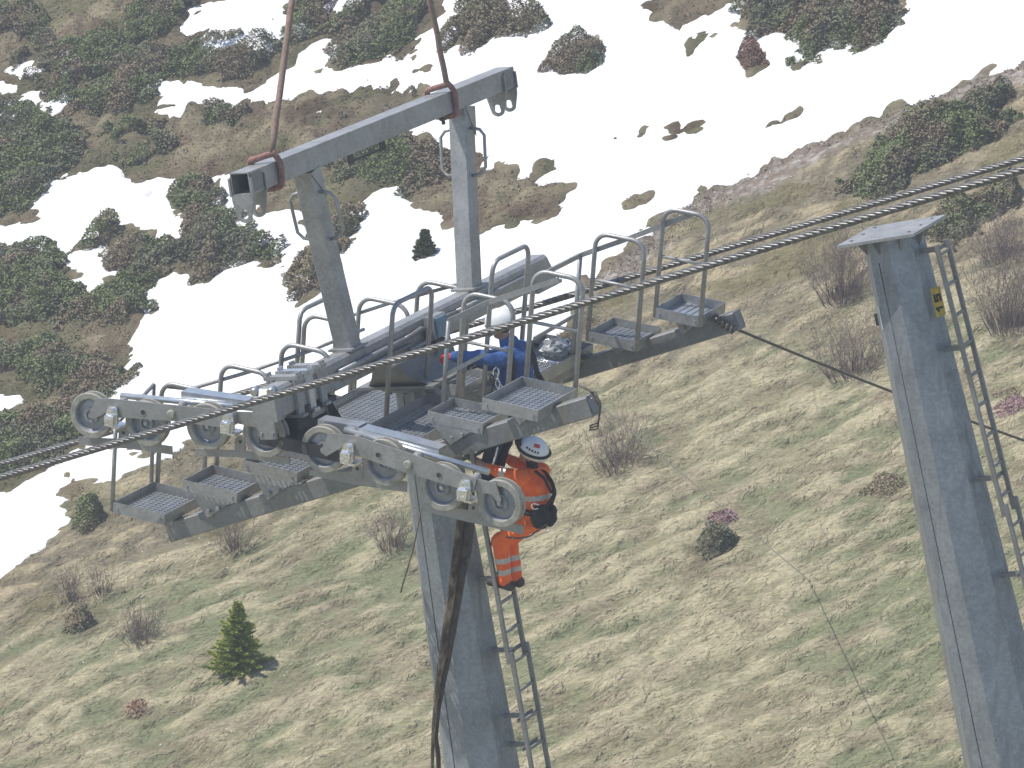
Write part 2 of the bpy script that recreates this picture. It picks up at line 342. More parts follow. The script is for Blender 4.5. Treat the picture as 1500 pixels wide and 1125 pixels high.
# --- catwalks ------------------------------------------------------
def pick(px,k,val): return H.on(px[0],px[1],k,val)
def catwalk(name,lab): 
    o=thing(name,G(0,0,-.15),lab,'x'); del o['label'];del o['category']; o.parent=head; o.location=(0,0,0); ORG[o.name]=ORG[head.name]; return o
cwF=catwalk('front_catwalk','a'); cwR=catwalk('rear_catwalk','b')
def tray(u0,u1,v0,v1,w,par,rim=.11,nb=None,solid=False,bracket=True,beamw=None,beamu=None):
    if u0>u1:u0,u1=u1,u0
    t=.006; mb=MB(); lo=w-rim
    mb.box(H,(u0,v0,lo),(u1,v0+t,w)); mb.box(H,(u0,v1-t,lo),(u1,v1,w)); mb.box(H,(u0,v0+t,lo),(u0+t,v1-t,w)); mb.box(H,(u1-t,v0+t,lo),(u1,v1-t,w))
    fz=lo+.028
    if solid:
        mb.box(H,(u0+t,v0+t,lo+.004),(u1-t,v1-t,lo+.012),mat=1)
        n=7
        for k in range(n):
            q=v0+(v1-v0)*(k+.5)/n; mb.box(H,(u0+t,q-.03,lo+.0125),(u1-t,q+.022,lo+.022),mat=1)
    else:
        sp=.058; nv=max(3,int(round((v1-v0)/sp))); nu=max(3,int(round((u1-u0)/sp)))
        for k in range(1,nv): 
            q=v0+(v1-v0)*k/nv; mb.box(H,(u0+t,q-.004,lo+.002),(u1-t,q+.004,fz),mat=1)
        for k in range(1,nu):
            q=u0+(u1-u0)*k/nu; mb.box(H,(q-.0055,v0+t,lo+.006),(q+.0055,v1-t,fz+.004),mat=1)
    # bolts at corners
    for vv in(v0+.05,v1-.05): mb.bolt(H(u0-.001,vv,w-.06),-eu,.013,.012)
    if not bracket and beamw is not None: mb.box(H,(beamu-.09,v1-.2,lo-.09),(beamu+.09,v1-.05,lo-.001))
    if bracket and beamw is not None:
        c=(v0+v1)/2; hw=(v1-v0)/2
        for uu in(beamu-.11,beamu+.10):
            mb.prism([H(uu,v0+.06,lo-.001),H(uu,v1-.06,lo-.001),H(uu,c+hw*.62,beamw(c+hw*.62)+.01),H(uu,c-hw*.12,beamw(c-hw*.12)-.07)],eu*.01,mat=0)
        for q in(-.05,.3): mb.bolt(H(beamu-.122,c+hw*q,beamw(c+hw*q)+.0),-eu,.022,.03)
    return mb.build('tray',[M['galv'],M['bright'] if solid else M['grate']],par)
M['grate']=galv('grating_zinc',(.36,.39,.42),(.5,.53,.56),metal=.5,rough=.38)
def tubehoop(a,b,hgt,par,r=.024,rc=.14,mid=None,mat='galv',name='hoop_rail',up=None,midto=1.0):
    up=ew if up is None else up; a=np.array(a);b=np.array(b); d=nrm(b-a); L=np.linalg.norm(b-a); rc=min(rc,L/2)
    pts=[a,a+up*(hgt-rc)]
    for k in range(1,7):
        q=math.pi/2*k/6; pts.append(a+up*(hgt-rc+rc*math.sin(q))+d*(rc-rc*math.cos(q)))
    for k in range(0,7):
        q=math.pi/2*k/6; pts.append(b+up*(hgt-rc+rc*math.cos(q))-d*(rc-rc*math.sin(q)))
    pts.append(b); mb=MB(); mb.tube(pts,r,8)
    if mid: mb.tube([a+up*hgt*mid,a+d*L*midto+up*hgt*mid],r*.72,6)
    return mb.build(name,M[mat],par)
def flat(mb,a,b,wd=.03,t=.012,up=None):
    a=np.array(a);b=np.array(b);d=nrm(b-a);up=ew if up is None else up; s=nrm(np.cross(d,up)); u2=np.cross(s,d)
    F=Frame(a,d,s,u2); mb.box(F,(0,-t/2,-wd/2),(np.linalg.norm(b-a),t/2,wd/2))
# beams
def wline(a,b): return lambda v: a[1]+(b[1]-a[1])*(v-a[0])/(b[0]-a[0])
BUF=UF-.40; BUR=UR+.36
bl=H.on(243,767,0,BUF-.09); br=H.on(835,589,0,BUF-.09); bwF=wline((bl[1],bl[2]),(br[1],br[2]))
sl=(br[2]-bl[2])/(br[1]-bl[1]); bd=nrm(ev+ew*sl); bn=nrm(-ev*sl+ew)
def wbeam(u,v0,v1,bw,par,th=.19,w=.09):
    F=Frame(H(u,v0,bw(v0)),bd,eu,bn); L=(v1-v0)*math.sqrt(1+sl*sl)
    mb=MB(); mb.box(F,(0,-w,-th),(L,w,0),ch=.01)
    mb.box(F,(L+.001,-w+.02,-th+.03),(L+.012,w-.02,-.03)); mb.build('catwalk_beam',M['old'],par)
wbeam(BUF,bl[1]-.02,H.on(857,590,0,BUF-.09)[1],bwF,cwF)
rr=H.on(1070,459,0,BUR-.09); bwR=lambda v: rr[2]+(v-rr[1])*sl
wbeam(BUR,-1.9,rr[1]+.02,bwR,cwR)
# front trays
HH=1.02
def rowtray(T,Rr,Lc,par,uh,bw,bu,hoop=True,brk=True,mid=None,solid=False,frontside=False,midto=1):
    t=H.on(T[0],T[1],0,uh); r=H.on(Rr[0],Rr[1],0,uh); w=(t[2]+r[2])/2
    l=H.on(Lc[0],Lc[1],2,w)
    tray(l[0],uh,t[1],r[1],w,par,beamw=bw,beamu=bu,solid=solid,bracket=brk)
    if hoop:
        s=-.03 if not frontside else -.03
        uu=uh+(.03 if uh<0 else -.03)
        tubehoop(H(uu,t[1]+.03,w-.1),H(uu,r[1]-.03,w-.1),HH+.1,par,mid=mid,midto=midto)
    return (l[0],t[1],r[1],w)
f1=rowtray((224.7,705.8),(299.3,722.8),(168.7,736),cwF,UF,bwF,BUF,brk=False)
f2=rowtray((311,681.5),(390,698),(273,704),cwF,UF,bwF,BUF)
f3=rowtray((399,652),(478,669),(361,675),cwF,UF,bwF,BUF)
f5=rowtray((664,580.7),(744,600.6),(628.7,602.3),cwF,UF,bwF,BUF,mid=.58)
f6=rowtray((764.7,551.2),(845.3,568.5),(711,584),cwF,UF,bwF,BUF,mid=.56)
# central cross platform
pw=(f3[3]+f5[3])/2-.06
pt=H.on(628,575,2,pw); plx=H.on(530,634,2,pw); pr_=H.on(707,590,2,pw)
tray(plx[0],pt[0],pt[1],pr_[1],pw,cwF,rim=.13,bracket=False)
mb=MB(); mb.box(H,(plx[0]+.1,pt[1]+.12,pw-.24),(pt[0]+.4,pt[1]+.2,pw-.132)); mb.box(H,(plx[0]+.1,pr_[1]-.2,pw-.24),(pt[0]+.4,pr_[1]-.12,pw-.132)); mb.build('platform_joist',M['old'],cwF)
# guards along u
a=H.on(566,604,1,pt[1]-.03);b=H.on(625,545,1,pt[1]-.03)
tubehoop(H(a[0],a[1],pw-.12),H(b[0],a[1],pw-.12),1.2,cwF,mid=.48,rc=.12)
a=H.on(708,582,1,pr_[1]+.03); b=H.on(760,500,1,pr_[1]+.03)
top=H.on(712,405,1,pr_[1]+.03); a0=a[0]
tubehoop(H(a0,a[1],a[2]),H(a0+.78,a[1],a[2]),H.on(745,372,1,pr_[1]+.03)[2]-a[2],cwF,mid=.45,rc=.13)
# rails
def hoopmid(f,uh,dw=0): return H(uh,(f[1]+f[2])/2+.04,f[3]+HH-.02+dw)
mb=MB()
pts=[hoopmid(f1,UF+.055),hoopmid(f2,UF+.055),hoopmid(f3,UF+.055)]
mb.tube([H(UF+.055,f1[1]+.05,f1[3]+HH-.05)]+pts,.019,6); mb.tube([pts[-1],pts[-1]+eu*.85+ev*.1+ew*.02],.019,6)
e0=H(UF-.04,f1[1]-.02,f1[3]+HH-.02); e1=H(f1[0]+.02,f1[1]-.02,f1[3]+HH-.25)
mb.tube([H(UF,f1[1]-.02,f1[3]-.1),e0],.02,6); mb.tube([e0,e1],.02,6); mb.tube([e1,H(f1[0]+.02,f1[1]-.02,f1[3]-.1)],.024,6)
mb.build('hand_rail',M['galv'],cwF)
mb=MB()
p5,p6=hoopmid(f5,UF-.0),hoopmid(f6,UF-.0)
flat(mb,p5-eu*.045,p6-eu*.045,.05,.02); 
q=p5-eu*.045; eb=H.on(652,588,2,f5[3]); et=H.on(658,470,1,f5[1]-.02); e=H(eb[0],f5[1]-.02,et[2]); flat(mb,q,e,.05,.02)
mb.tube([e,H(eb[0],f5[1]-.02,f5[3]-.1)],.024,6)
md=.47
flat(mb,e-ew*.52,q-ew*.5,.035,.015)
mb.build('hand_rail',M['galv'],cwF)
# rear trays (hoops on their inner edge)
def reartray(L,B,Rr,T,par,mid,solid=False):
    l=H.on(L[0],L[1],0,UR); b_=H.on(B[0],B[1],0,UR); w=(l[2]+b_[2])/2; t=H.on(T[0],T[1],2,w)
    tray(UR,t[0],l[1],b_[1],w,par,beamw=bwR,beamu=BUR,solid=solid)
    tubehoop(H(UR+.02,l[1]+.0,w-.1),H(UR+.02,b_[1]-.0,w-.1),HH+.1,par,mid=mid,midto=.95)
    return (t[0],l[1],b_[1],w)
r6=reartray((959.6,449.5),(1025.5,465),None,(998.6,429.5),cwR,.56,True)
r5=reartray((861,482.7),(932,502.7),None,(890.7,462.7),cwR,.57)
w4=r5[3]-.27
t4=H.on(797.6,488.5,2,w4);R4=H.on(871,503,2,w4);B4=H.on(794,549,2,w4)
tray(B4[0],t4[0],t4[1],R4[1],w4,cwR,rim=.13,bracket=False)
R4=(B4[0],t4[0],t4[1],R4[1],w4)
mb=MB(); mb.box(H,(R4[0]+.05,R4[3]-.14,w4-.26),(R4[1]-.1,R4[3]-.05,w4-.132)); mb.build('platform_joist',M['old'],cwR)
# left rear trays
rl=[]
for (x,y) in((446,458),(526,432),(612,408)):
    p=H.on(x-3,y+2,0,UR); w=p[2]-HH; v0=p[1]; f=(UR+.62,v0,v0+.62,w); rl.append(f)
    tray(UR,UR+.62,v0,v0+.62,w,cwR,beamw=bwR,beamu=BUR)
    tubehoop(H(UR+.02,v0+.02,w-.1),H(UR+.02,v0+.6,w-.1),HH+.1,cwR,rc=.16)
# grated deck seen below the arm between the halves
tray(-1.0,-.48,-.86,-.40,-1.14,cwR,rim=.11,bracket=False); tray(-.1,1.4,-.95,-.3,-.95,cwR,rim=.11,bracket=False)
tray(.75,1.5,.42,1.0,-.62,cwR,rim=.11,bracket=False)
mb=MB(); mb.box(H,(-1.6,-.62,-1.38),(2.0,-.54,-1.3)); mb.box(H,(-1.6,.5,-.92),(2.0,.58,-.84)); mb.build('deck_joist',M['old'],cwR)
mb=MB()
mids=[hoopmid(f,UR+.055) for f in rl]; mb.tube(mids,.019,6); mb.tube([mids[-1],mids[-1]+eu*.2+ev*.25+ew*.11],.019,6)
e0=H(UR,rl[0][1]-.03,rl[0][3]+HH+.03); mb.tube([H(UR,rl[0][1]-.03,rl[0][3]-.12),e0-ew*.1,e0-ew*.03+eu*.03,e0+eu*.12,e0+eu*.75,e0+eu*.82-ew*.06,H(UR+.82,rl[0][1]-.03,rl[0][3]-.1)],.026,8)
mb.build('hand_rail',M['galv'],cwR)
mb=MB(); a5,a6=hoopmid(r5,UR+.05),hoopmid(r6,UR+.05)
flat(mb,a5,a6,.05,.02)
pp=H.on(850,374,0,UR+.05); ee=H(UR+.05,pp[1],pp[2]); flat(mb,ee,a5,.05,.02); mb.tube([ee,H(UR+.05,pp[1],w4-.1)],.026,6); flat(mb,ee,ee-eu*.8+ew*.0,.05,.02); flat(mb,ee-ew*.62,ee-ew*.64-eu*.95,.04,.015)
mb.build('hand_rail',M['galv'],cwR)
# --- sheave trains --------------------------------------------------
US=-2.70
def px2(poly,u): return [H(u,*H.on(x,y,0,u)[1:]) for x,y in poly]
def sheave(c,par):
    # c = centre of the front rim face; axis +u runs back
    mb=MB(); r=.222
    prof=[(.015,.03),(.045,.03),(.05,.012),(.075,.012),(.08,.034),(.145,.044),(.158,.02),(.163,.004),(.168,.0),(r-.006,.0),(r,.006),(r,.028),(r-.03,.034),(r-.034,.05),(r-.03,.066),(r,.072),(r,.1),(r-.006,.106),(.165,.106),(.16,.07),(.02,.07)]
    mt=[0,0,0,0,0,0,2,1,1,1,1,1,3,3,1,1,1,1,0,0]
    mb.lathe(c,eu,prof,40,mt)
    mb.bolt(np.array(c)+eu*.028,-eu,.02,.03,2)
    for q in range(5):
        a=q*2*math.pi/5+.3; mb.bolt(np.array(c)+eu*.012+ev*.06*math.cos(a)+ew*.06*math.sin(a),-eu,.008,.006,0)
    return mb.build('sheave',[M['hub'],M['tyre'],M['bright'],M['groove']],par)
def outline_plate(par,poly,u,t,mat,name):  # flat plate extruded from an outline, one material throughout
    mb=MB(); mb.prism(px2(poly,u),eu*t); return mb.build(name,M[mat],par)
def pin(par,x,y,u,r,h,mat,name):
    mb=MB(); p=H(u,*H.on(x,y,0,u)[1:]); mb.lathe(p,-eu,[(0,h),(r*.75,h),(r,h-.008),(r,0)],18); return mb.build(name,M[mat],par)
def train(wheels,back,main,arms,holes,pinp,br,tube,chan,bolts,ears):
    o=thing('sheave_train',ORG[head.name],'x','y'); del o['label'];del o['category']; o.parent=head; o.location=(0,0,0)
    for x,y in wheels:
        p=H.on(x,y,0,US); sheave(H(*p),o)
    for b_ in back: outline_plate(o,b_,US+.135,.012,'plate','rope_catcher_plate')
    outline_plate(o,main,US-.045,.014,'plate','rocker_plate')
    for a in arms: outline_plate(o,a,US-.026,.012,'plate','bogie_arm')
    for (x,y) in holes:
        mb=MB(); p=H(US-.046,*H.on(x,y,0,US-.046)[1:]); mb.lathe(p,-eu,[(0,.001),(.024,.001),(.024,.004),(.029,.004),(.029,0)],16,[0,0,1,1])
        mb.build('bolt_hole',[M['dark'],M['plate']],o)
    pin(o,*pinp,US-.046,.042,.028,'tyre','pivot_pin')
    for (x,y) in br:
        mb=MB(); c=H(US-.05,*H.on(x,y,0,US-.05)[1:])
        F=Frame(c,eu,ev,ew)
        mb.prism([F(0,-.045,.1),F(0,.04,.11),F(0,.055,.03),F(0,.06,-.06),F(0,.02,-.1),F(0,-.05,-.085),F(0,-.085,-.03)],-eu*.028)
        mb.prism([F(-.029,-.06,.02),F(-.029,.045,.03),F(-.029,.04,-.07),F(-.029,-.05,-.075)],-eu*.05-ew*.01)
        mb.bolt(F(-.03,.0,.07),-eu,.026,.03); mb.bolt(F(.06,.02,-.11),-eu,.02,.03)
        mb.box(F,(.0,-.02,-.12),(.16,.06,-.095))
        mb.build('end_casting',M['chrome'],o)
    mb=MB(); 
    for seg,r in tube: mb.tube(px2(seg,US+.17),r,12)
    mb.build('spacer_tube',M['bright'],o)
    for poly in chan:
        mb=MB(); q=px2(poly,US+.26); a,b_=q[0],q[1]; d=nrm(b_-a); s=nrm(np.cross(d,eu)); 
        if s@ew<0:s=-s
        F=Frame(a,d,eu,s); L=np.linalg.norm(b_-a)
        mb.box(F,(0,-.06,-.006),(L,.1,0)); mb.box(F,(0,-.06,-.085),(L,-.052,-.0065)); mb.box(F,(0,.092,-.085),(L,.1,-.0065)); mb.build('channel',M['bright'],o)
    for (x,y,r) in bolts:
        mb=MB(); p=H(US+.02,*H.on(x,y,0,US+.02)[1:]); mb.lathe(p,ew,[(r,-.03),(r,.0),(r*.7,.022),(0,.03)],14)
        mb.build('dome_nut',M['plate'],o)
    for (x,y) in ears:
        mb=MB(); p=H.on(x,y,0,US+.13); c=H(*p); ptsE=[c+ev*(.055*math.cos(t))+ew*(.055*math.sin(t)) for t in np.linspace(-.2,math.pi+.2,9)]
        mb.prism([c+ev*.06-ew*.09]+ptsE+[c-ev*.06-ew*.09],eu*.012); mb.lathe(c-eu*.001,-eu,[(0,.001),(.017,.001),(.017,0)],12,[1,1])
        mb.build('catcher_ear',[M['plate'],M['dark']],o)
    return o
train([(132,609.3),(212.7,620.7),(302.7,625.3),(386,636.7)],
  [[(115,640),(170,643),(252,654),(252,666),(185,657),(115,652)],[(285,657),(355,660),(425,671),(424,681),(350,670),(285,668)]],
  [(160,584),(346,603),(346,622),(330,627),(254,617),(185,612),(160,612)],
  [[(140,584),(162,584.5),(160,602),(137,614),(129,611)],[(342,603),(374,604),(392,634),(386,640),(374,626),(345,620)]],
  [(209.7,604)],(251.5,606.5),[(166.5,610),(336.5,620)],
  [([(178,579.5),(405,601)],.03)],[[(270,571),(420,593)]],
  [(181,586.5,.045),(268,591.5,.045)],[(181,634),(352,647)])
train([(472,659),(561,678),(646,714.7),(731,738)],
  [[(453,688),(515,691),(596,706),(596,721),(530,712),(453,696)],[(620,738),(690,748),(767,771),(766,783),(700,768),(620,749)]],
  [(505,636.5),(527,640.5),(608,667),(698,701),(694,722),(590,691),(530,670),(505,662)],
  [[(481,634.5),(507,637),(503,654),(478,668.5),(469,662)],[(695,700.5),(726,708),(734,732),(731,741),(722,725),(696,719)]],
  [(554,666.5),(643,696)],(598,680.5),[(512,664),(683,718)],
  [([(505,630),(716,691.5)],.03)],[[(524,623),(647,655)],[(470,612),(530,622)]],
  [(525,640,.045),(613,666,.05),(699,697,.04)],[(523.5,686.5),(693.5,744)])
mb=MB(); mb.box(H,(US-.0,-.12,-.42),(US+.4,.75,-.30)); mb.build('main_rocker',M['dark'],head)
# ================================================================== PYLONS
def octshaft(F,prof,phi,mats=(0,),n=8,ax=(0,1,2)):
    mb=MB(); vs=[]
    for (h,r) in prof:
        for k in range(n):
            a=phi+2*math.pi*k/n; vs.append(F(r*math.cos(a),r*math.sin(a),h))
    fs=[]
    for i in range(len(prof)-1):
        for k in range(n): fs.append((i*n+k,i*n+(k+1)%n,(i+1)*n+(k+1)%n,(i+1)*n+k))
    fs+= [tuple(range(n))[::-1],tuple(range((len(prof)-1)*n,len(prof)*n))]
    mb.add(vs,fs); return mb
def ladder(F,u0,half,n0,h0,h1,par,spl=None,dh=.3,dn=0):
    lad=thing('ladder',ORG[par.name],'x','y'); del lad['label'];del lad['category']; lad.parent=par; lad.location=(0,0,0)
    segs=[(h0,h1,0)] if spl is None else [(h0,spl,0),(spl+.12,h1,.04)]
    for (a,b_,o) in segs:
        for sg in(-1,1):
            mb=MB(); x=u0+sg*half
            mb.box(F,(x-.006-.014,n0(a)-.0,a),(x+.014,n0(a)+.03,a+.001))
            mb=MB(); A=[(x-.017,n0(a)+o),(x+.017,n0(a)+o),(x+.017,n0(a)+.04+o),(x-.017,n0(a)+.04+o)]; B=[(x-.017,n0(b_)+o),(x+.017,n0(b_)+o),(x+.017,n0(b_)+.04+o),(x-.017,n0(b_)+.04+o)]
            mb.add([F(p[0],p[1],a) for p in A]+[F(p[0],p[1],b_) for p in B],[(3,2,1,0),(4,5,6,7)]+[(k,(k+1)%4,4+(k+1)%4,4+k) for k in range(4)])
            mb.build('rail',M['old'],lad)
    h=h0-.1
    while h>h1:
        oo=.04 if (spl is not None and h<spl+.05) else 0
        mb=MB(); mb.box(F,(u0-half+.018,n0(h)+.008+oo,h-.014),(u0+half-.018,n0(h)+.032+oo,h+.014)); mb.build('rung',M['old'],lad); h-=dh
    return lad
# ---- left pylon
A=G.on(616,552,0,0); B=G.on(706,1125,0,0)
tl=nrm(en*(B[1]-A[1])+eh*(B[2]-A[2])); topL=G(0,A[1],-.455)
axl=-tl; side=nrm(ev-axl*(ev@axl)); SL=Frame(topL,eu,side,axl)
rt=.5*86/6000*39.6/math.cos(math.pi/8)*1.0; rb=.5*109/6000*40.5/math.cos(math.pi/8)
dr=(rb-rt)/3.1
def base_of(F):
    h=0
    while True:
        p=F(0,0,h)
        if p[2]<terrain_base(p[0],p[1]) or h<-40: return h-.4
        h-=.1
hb=base_of(SL)
pl=thing('steel_pylon',SL(0,0,hb+.4),'tapered octagonal grey steel pylon standing in the middle under the crossarm head','pylon')
rr_=lambda h: rt-.03+dr*(-h)
mb=octshaft(SL,[(hb,rr_(hb)),(-6,rr_(-6)),(-.02,rr_(-.02)),(0,rr_(0))],R(34)); sh=mb.build('shaft',M['shaft'],pl)
mb=MB(); mb.lathe(SL(0,0,-.03),axl,[(0,0),(rt+.1,0),(rt+.1,.028),(0,.028)],24)
for k in range(12):
    a=k*math.pi/6; mb.bolt(SL((rt+.06)*math.cos(a),(rt+.06)*math.sin(a),-.03),-axl,.022,.03)
mb.build('top_flange',M['old'],pl)
def seam(F,rf,ang,h0,h1,par,off=0,w=.0045):
    mb=MB()
    for i in range(12):
        a=h0+(h1-h0)*i/12;b_=h0+(h1-h0)*(i+1)/12
    pa=[F((rf(h)+.001)*math.cos(ang),(rf(h)+.001)*math.sin(ang),h) for h in(h0,h1)]
    mb.tube(pa,w,6); mb.build('weld_seam',M['dark'],par)
ap=math.cos(math.pi/8)
def facet_ang(phi,k,q):   # point on facet k at fraction q : returns angle and radius factor
    a0=phi+k*math.pi/4; a1=a0+math.pi/4; x=(1-q)*math.cos(a0)+q*math.cos(a1); y=(1-q)*math.sin(a0)+q*math.sin(a1)
    return math.atan2(y,x),math.hypot(x,y)
# weld seam on the facet turned to the viewer
an,fc=facet_ang(R(34),3,.62); seam(SL,lambda h: rr_(h)*fc,an,-.1,-6,sh)
nL0=G.on(711,774,0,-.2); 
la=SL.on(711,774,0,-.17); lb=SL.on(773.5,1125,0,-.17)
sll=(lb[1]-la[1])/(lb[2]-la[2]); n0=lambda h: la[1]+sll*(h-la[2])-.02
ladder(SL,0,.17,n0,-.35,hb+.6,pl,spl=SL.on(745,987,0,-.17)[2]+.1)
for (x,y) in((716,760),(731,847),(738,952),(751,1048),(758,1090)):
    q=SL.on(x,y,0,0); h=q[2]
    mb=MB(); mb.box(SL,(-.02,rr_(h)*.9,h-.02),(.02,n0(h)+.01,h+.02)); mb.box(SL,(-.17,n0(h)-.012,h-.02),(.17,n0(h)-.001,h+.02)); mb.build('ladder_bracket',M['old'],pl)
h=-8.
while h>hb+1: 
    mb=MB(); mb.box(SL,(-.02,rr_(h)*.9,h-.02),(.02,n0(h)+.01,h+.02)); mb.build('ladder_bracket',M['old'],pl); h-=2.
# ---- right pylon (no head yet)
DR=39.0
tp=P(1306,337,DR); bp_=P(1438,930,DR*1.0)
ub=P(1306,337,DR); Fv=Frame(tp,eu,ev,ew); q=Fv.on(1438,930,0,0)
axr=-nrm(ev*q[1]+ew*q[2]); sr=nrm(ev-axr*(ev@axr)); SR=Frame(tp,eu,sr,axr)
r0=.5*88/6000*DR*1.03; q2=SR.on(1438,930,0,0)[2]; r1=.5*121/6000*depth(SR(0,0,q2))*1.03
rR=lambda h: r0+(r1-r0)*(h/q2)
hb2=base_of(SR)
pr2=thing('steel_pylon',SR(0,0,hb2+.4),'tapered octagonal pylon at right with a bare cap plate and yellow number plate','pylon')
PH=R(34)
mb=octshaft(SR,[(hb2,rR(hb2)),(-5,rR(-5)),(-.03,rR(-.03))],PH); sh2=mb.build('shaft',M['shaft'],pr2)
an,fc=facet_ang(PH,3,.62); seam(SR,lambda h: rR(h)*fc,an,-.25,-8,sh2)
mb=MB(); mb.box(SR,(-.43,-.40,-.028),(.43,.40,0)); 
for a in(-.3,0,.3): mb.bolt(SR(a,-.3,0),axr,.02,.012); mb.bolt(SR(a,.3,0),axr,.02,.012)
mb.build('cap_plate',M['galv'],pr2)
for k in range(8):
    a=PH+math.pi/8+k*math.pi/4; d=SR.M[0]*math.cos(a)+SR.M[1]*math.sin(a); t=nrm(np.cross(d,axr)); ap_=rR(-.1)*ap
    mb=MB(); c=SR.o
    mb.prism([c+d*(ap_-.01)-axr*.03-t*.006,c+d*(ap_+.1)-axr*.03-t*.006,c+d*(ap_-.01)-axr*.2-t*.006],t*.012); mb.build('gusset',M['old'],pr2)
la=SR.on(1371,366,0,-.17); lb=SR.on(1455,700,0,-.17); s2=(lb[1]-la[1])/(lb[2]-la[2]); n1=lambda h: la[1]+s2*(h-la[2])-.02
ladder(SR,0,.135,n1,SR.on(1371,360,0,-.17)[2],hb2+.6,pr2,spl=SR.on(1470,758,0,-.17)[2])
for y,x in((368,1372),(513,1405),(704,1455),(845,1490)):
    h=SR.on(x,y,0,-.17)[2]; mb=MB(); mb.box(SR,(-.05,rR(h)*.9,h-.025),(-.02,n1(h)+.0,h+.025)); mb.box(SR,(-.135,n1(h)-.014,h-.02),(.17,n1(h)-.001,h+.02)); mb.build('ladder_bracket',M['old'],pr2)
# number plate: yellow, standing off the shaft, number painted sideways
pc=SR.on(1374,442,0,-.12); w_,h_=.13,.2
mb=MB(); Fp=Frame(SR(*pc),nrm(SR.M[0]*.62+SR.M[1]*.42),nrm(np.cross(axr,nrm(SR.M[0]*.62+SR.M[1]*.42))),axr)
if Fp.M[0]@cR<0: Fp=Frame(Fp.o,-Fp.M[0],Fp.M[1],Fp.M[2])
fy=-1 if Fp.M[1]@(CAM-Fp.o)<0 else 1
mb.box(Fp,(-.055,-.004,-.14),(.055,.004,.14))
for zz in(-.13,.13): mb.bolt(Fp(0,fy*.004,zz),Fp.M[1]*fy,.01,.008)
npo=mb.build('number_plate',M['yellow'],pr2)
def stroke(mb,x0,z0,x1,z1,t=.011):   # text runs up the plate: text x -> plate height, text y -> plate left
    p0=np.array([-(z0-.5)*.06,(x0)]);p1=np.array([-(z1-.5)*.06,(x1)]); d=p1-p0;d/=np.linalg.norm(d);q=np.array([-d[1],d[0]])*t; p0=p0-d*t;p1=p1+d*t
    mb.prism([Fp(c[0],fy*.0045,c[1]) for c in(p0-q,p0+q,p1+q,p1-q)],Fp.M[1]*fy*.002)
mb=MB()
stroke(mb,-.06,0,-.06,1); stroke(mb,-.085,.75,-.06,1)
for a_ in((.07,1,.01,1),(.01,1,.01,.55),(.01,.55,.065,.55),(.065,.55,.065,0),(.065,0,.01,0)): stroke(mb,*a_)
mb.build('plate_number',M['blackpaint'],npo)
# white strip label on the left facet
h=SR.on(1302,467,0,-rR(-1))[2]; an,fc=facet_ang(PH,4,.2)
rad=lambda hh: rR(hh)*fc+.004
mb=MB(); d=SR.M[0]*math.cos(an)+SR.M[1]*math.sin(an); fn=PH+4.5*math.pi/4; dn=SR.M[0]*math.cos(fn)+SR.M[1]*math.sin(fn); tt=nrm(np.cross(axr,dn))
c0=SR(0,0,h-.11)+d*rad(h-.11); c1=SR(0,0,h+.11)+d*rad(h+.11)
mb.prism([c0-tt*.022,c0+tt*.022,c1+tt*.022,c1-tt*.022],dn*.003); mb.build('strip_label',M['white'],pr2)
mb=MB(); c=SR.on(1285,462,0,0); mb.box(SR,(-.06,-rR(c[2])*.93-.05,c[2]-.09),(.0,-rR(c[2])*.9,c[2]+.03),ch=.012); mb.build('cable_clip',M['dark'],pr2)
# ================================================================== ROPES
def smooth_path(pts,n):
    pts=np.array(pts,float); m=len(pts); out=[]
    d=np.r_[0,np.cumsum(np.linalg.norm(np.diff(pts,axis=0),axis=1))]
    # quadratic fit of v,w,u over arc length keeps a clean cable curve
    co=[np.polyfit(d,pts[:,k],2) for k in range(3)]
    t=np.linspace(-7,d[-1]+7,n); return np.stack([np.polyval(c,t) for c in co],1)
def wire_rope(path,rad,lay,label,strands=6):
    path=np.array(path); n=len(path); T=np.gradient(path,axis=0); T/=np.linalg.norm(T,axis=1)[:,None]
    s=np.r_[0,np.cumsum(np.linalg.norm(np.diff(path,axis=0),axis=1))]
    x=np.cross(T,[0,0,1.]); x/=np.linalg.norm(x,axis=1)[:,None]; y=np.cross(T,x)
    V=[];Fq=[];rs=rad*.42;m=7
    for k in range(strands+1):
        core=k==strands
        a=2*math.pi*(k/strands+s/lay); rr=0 if core else rad-rs
        c=path+rr*(x*np.cos(a)[:,None]+y*np.sin(a)[:,None]); rs2=rad*.5 if core else rs
        ring=np.stack([c+rs2*(x*math.cos(q)+y*math.sin(q)) for q in np.linspace(0,2*math.pi,m,endpoint=False)],1)
        o=len(V)*0+sum(len(v) for v in V); V.append(ring.reshape(-1,3))
        i=np.arange(n-1)[:,None];j=np.arange(m)[None,:];j2=(j+1)%m
        Fq.append((np.stack([i*m+j,i*m+j2,(i+1)*m+j2,(i+1)*m+j],-1)+o).reshape(-1,4))
    return npmesh('haul_rope',np.concatenate(V),np.concatenate(Fq),M['rope'],smooth=True,loc=path[0],label=label,cat='rope',group='wire ropes along the lift line')
fpx=((0,698.5),(80,676),(280,617),(420,573.5),(480,557),(620,517),(760,471),(820,456),(960,411),(1077,375),(1160,350.5),(1290,313),(1500,249))
wire_rope(smooth_path([H(*H.on(x,y,0,-3.25)) for x,y in fpx],1500),.035,.40,'nearer of the two twisted steel wire ropes, passing in front of the sheaves')
rpx=((0,680),(113,647),(333,580),(390,567),(741,460),(760,456),(844,432),(963,395),(1033,372),(1160,336),(1200,320),(1333,279),(1500,235))
wire_rope(smooth_path([H(*H.on(x,y,0,3.0)) for x,y in rpx],1500),.035,.40,'farther of the two twisted steel wire ropes, passing behind the rear catwalk hoops')
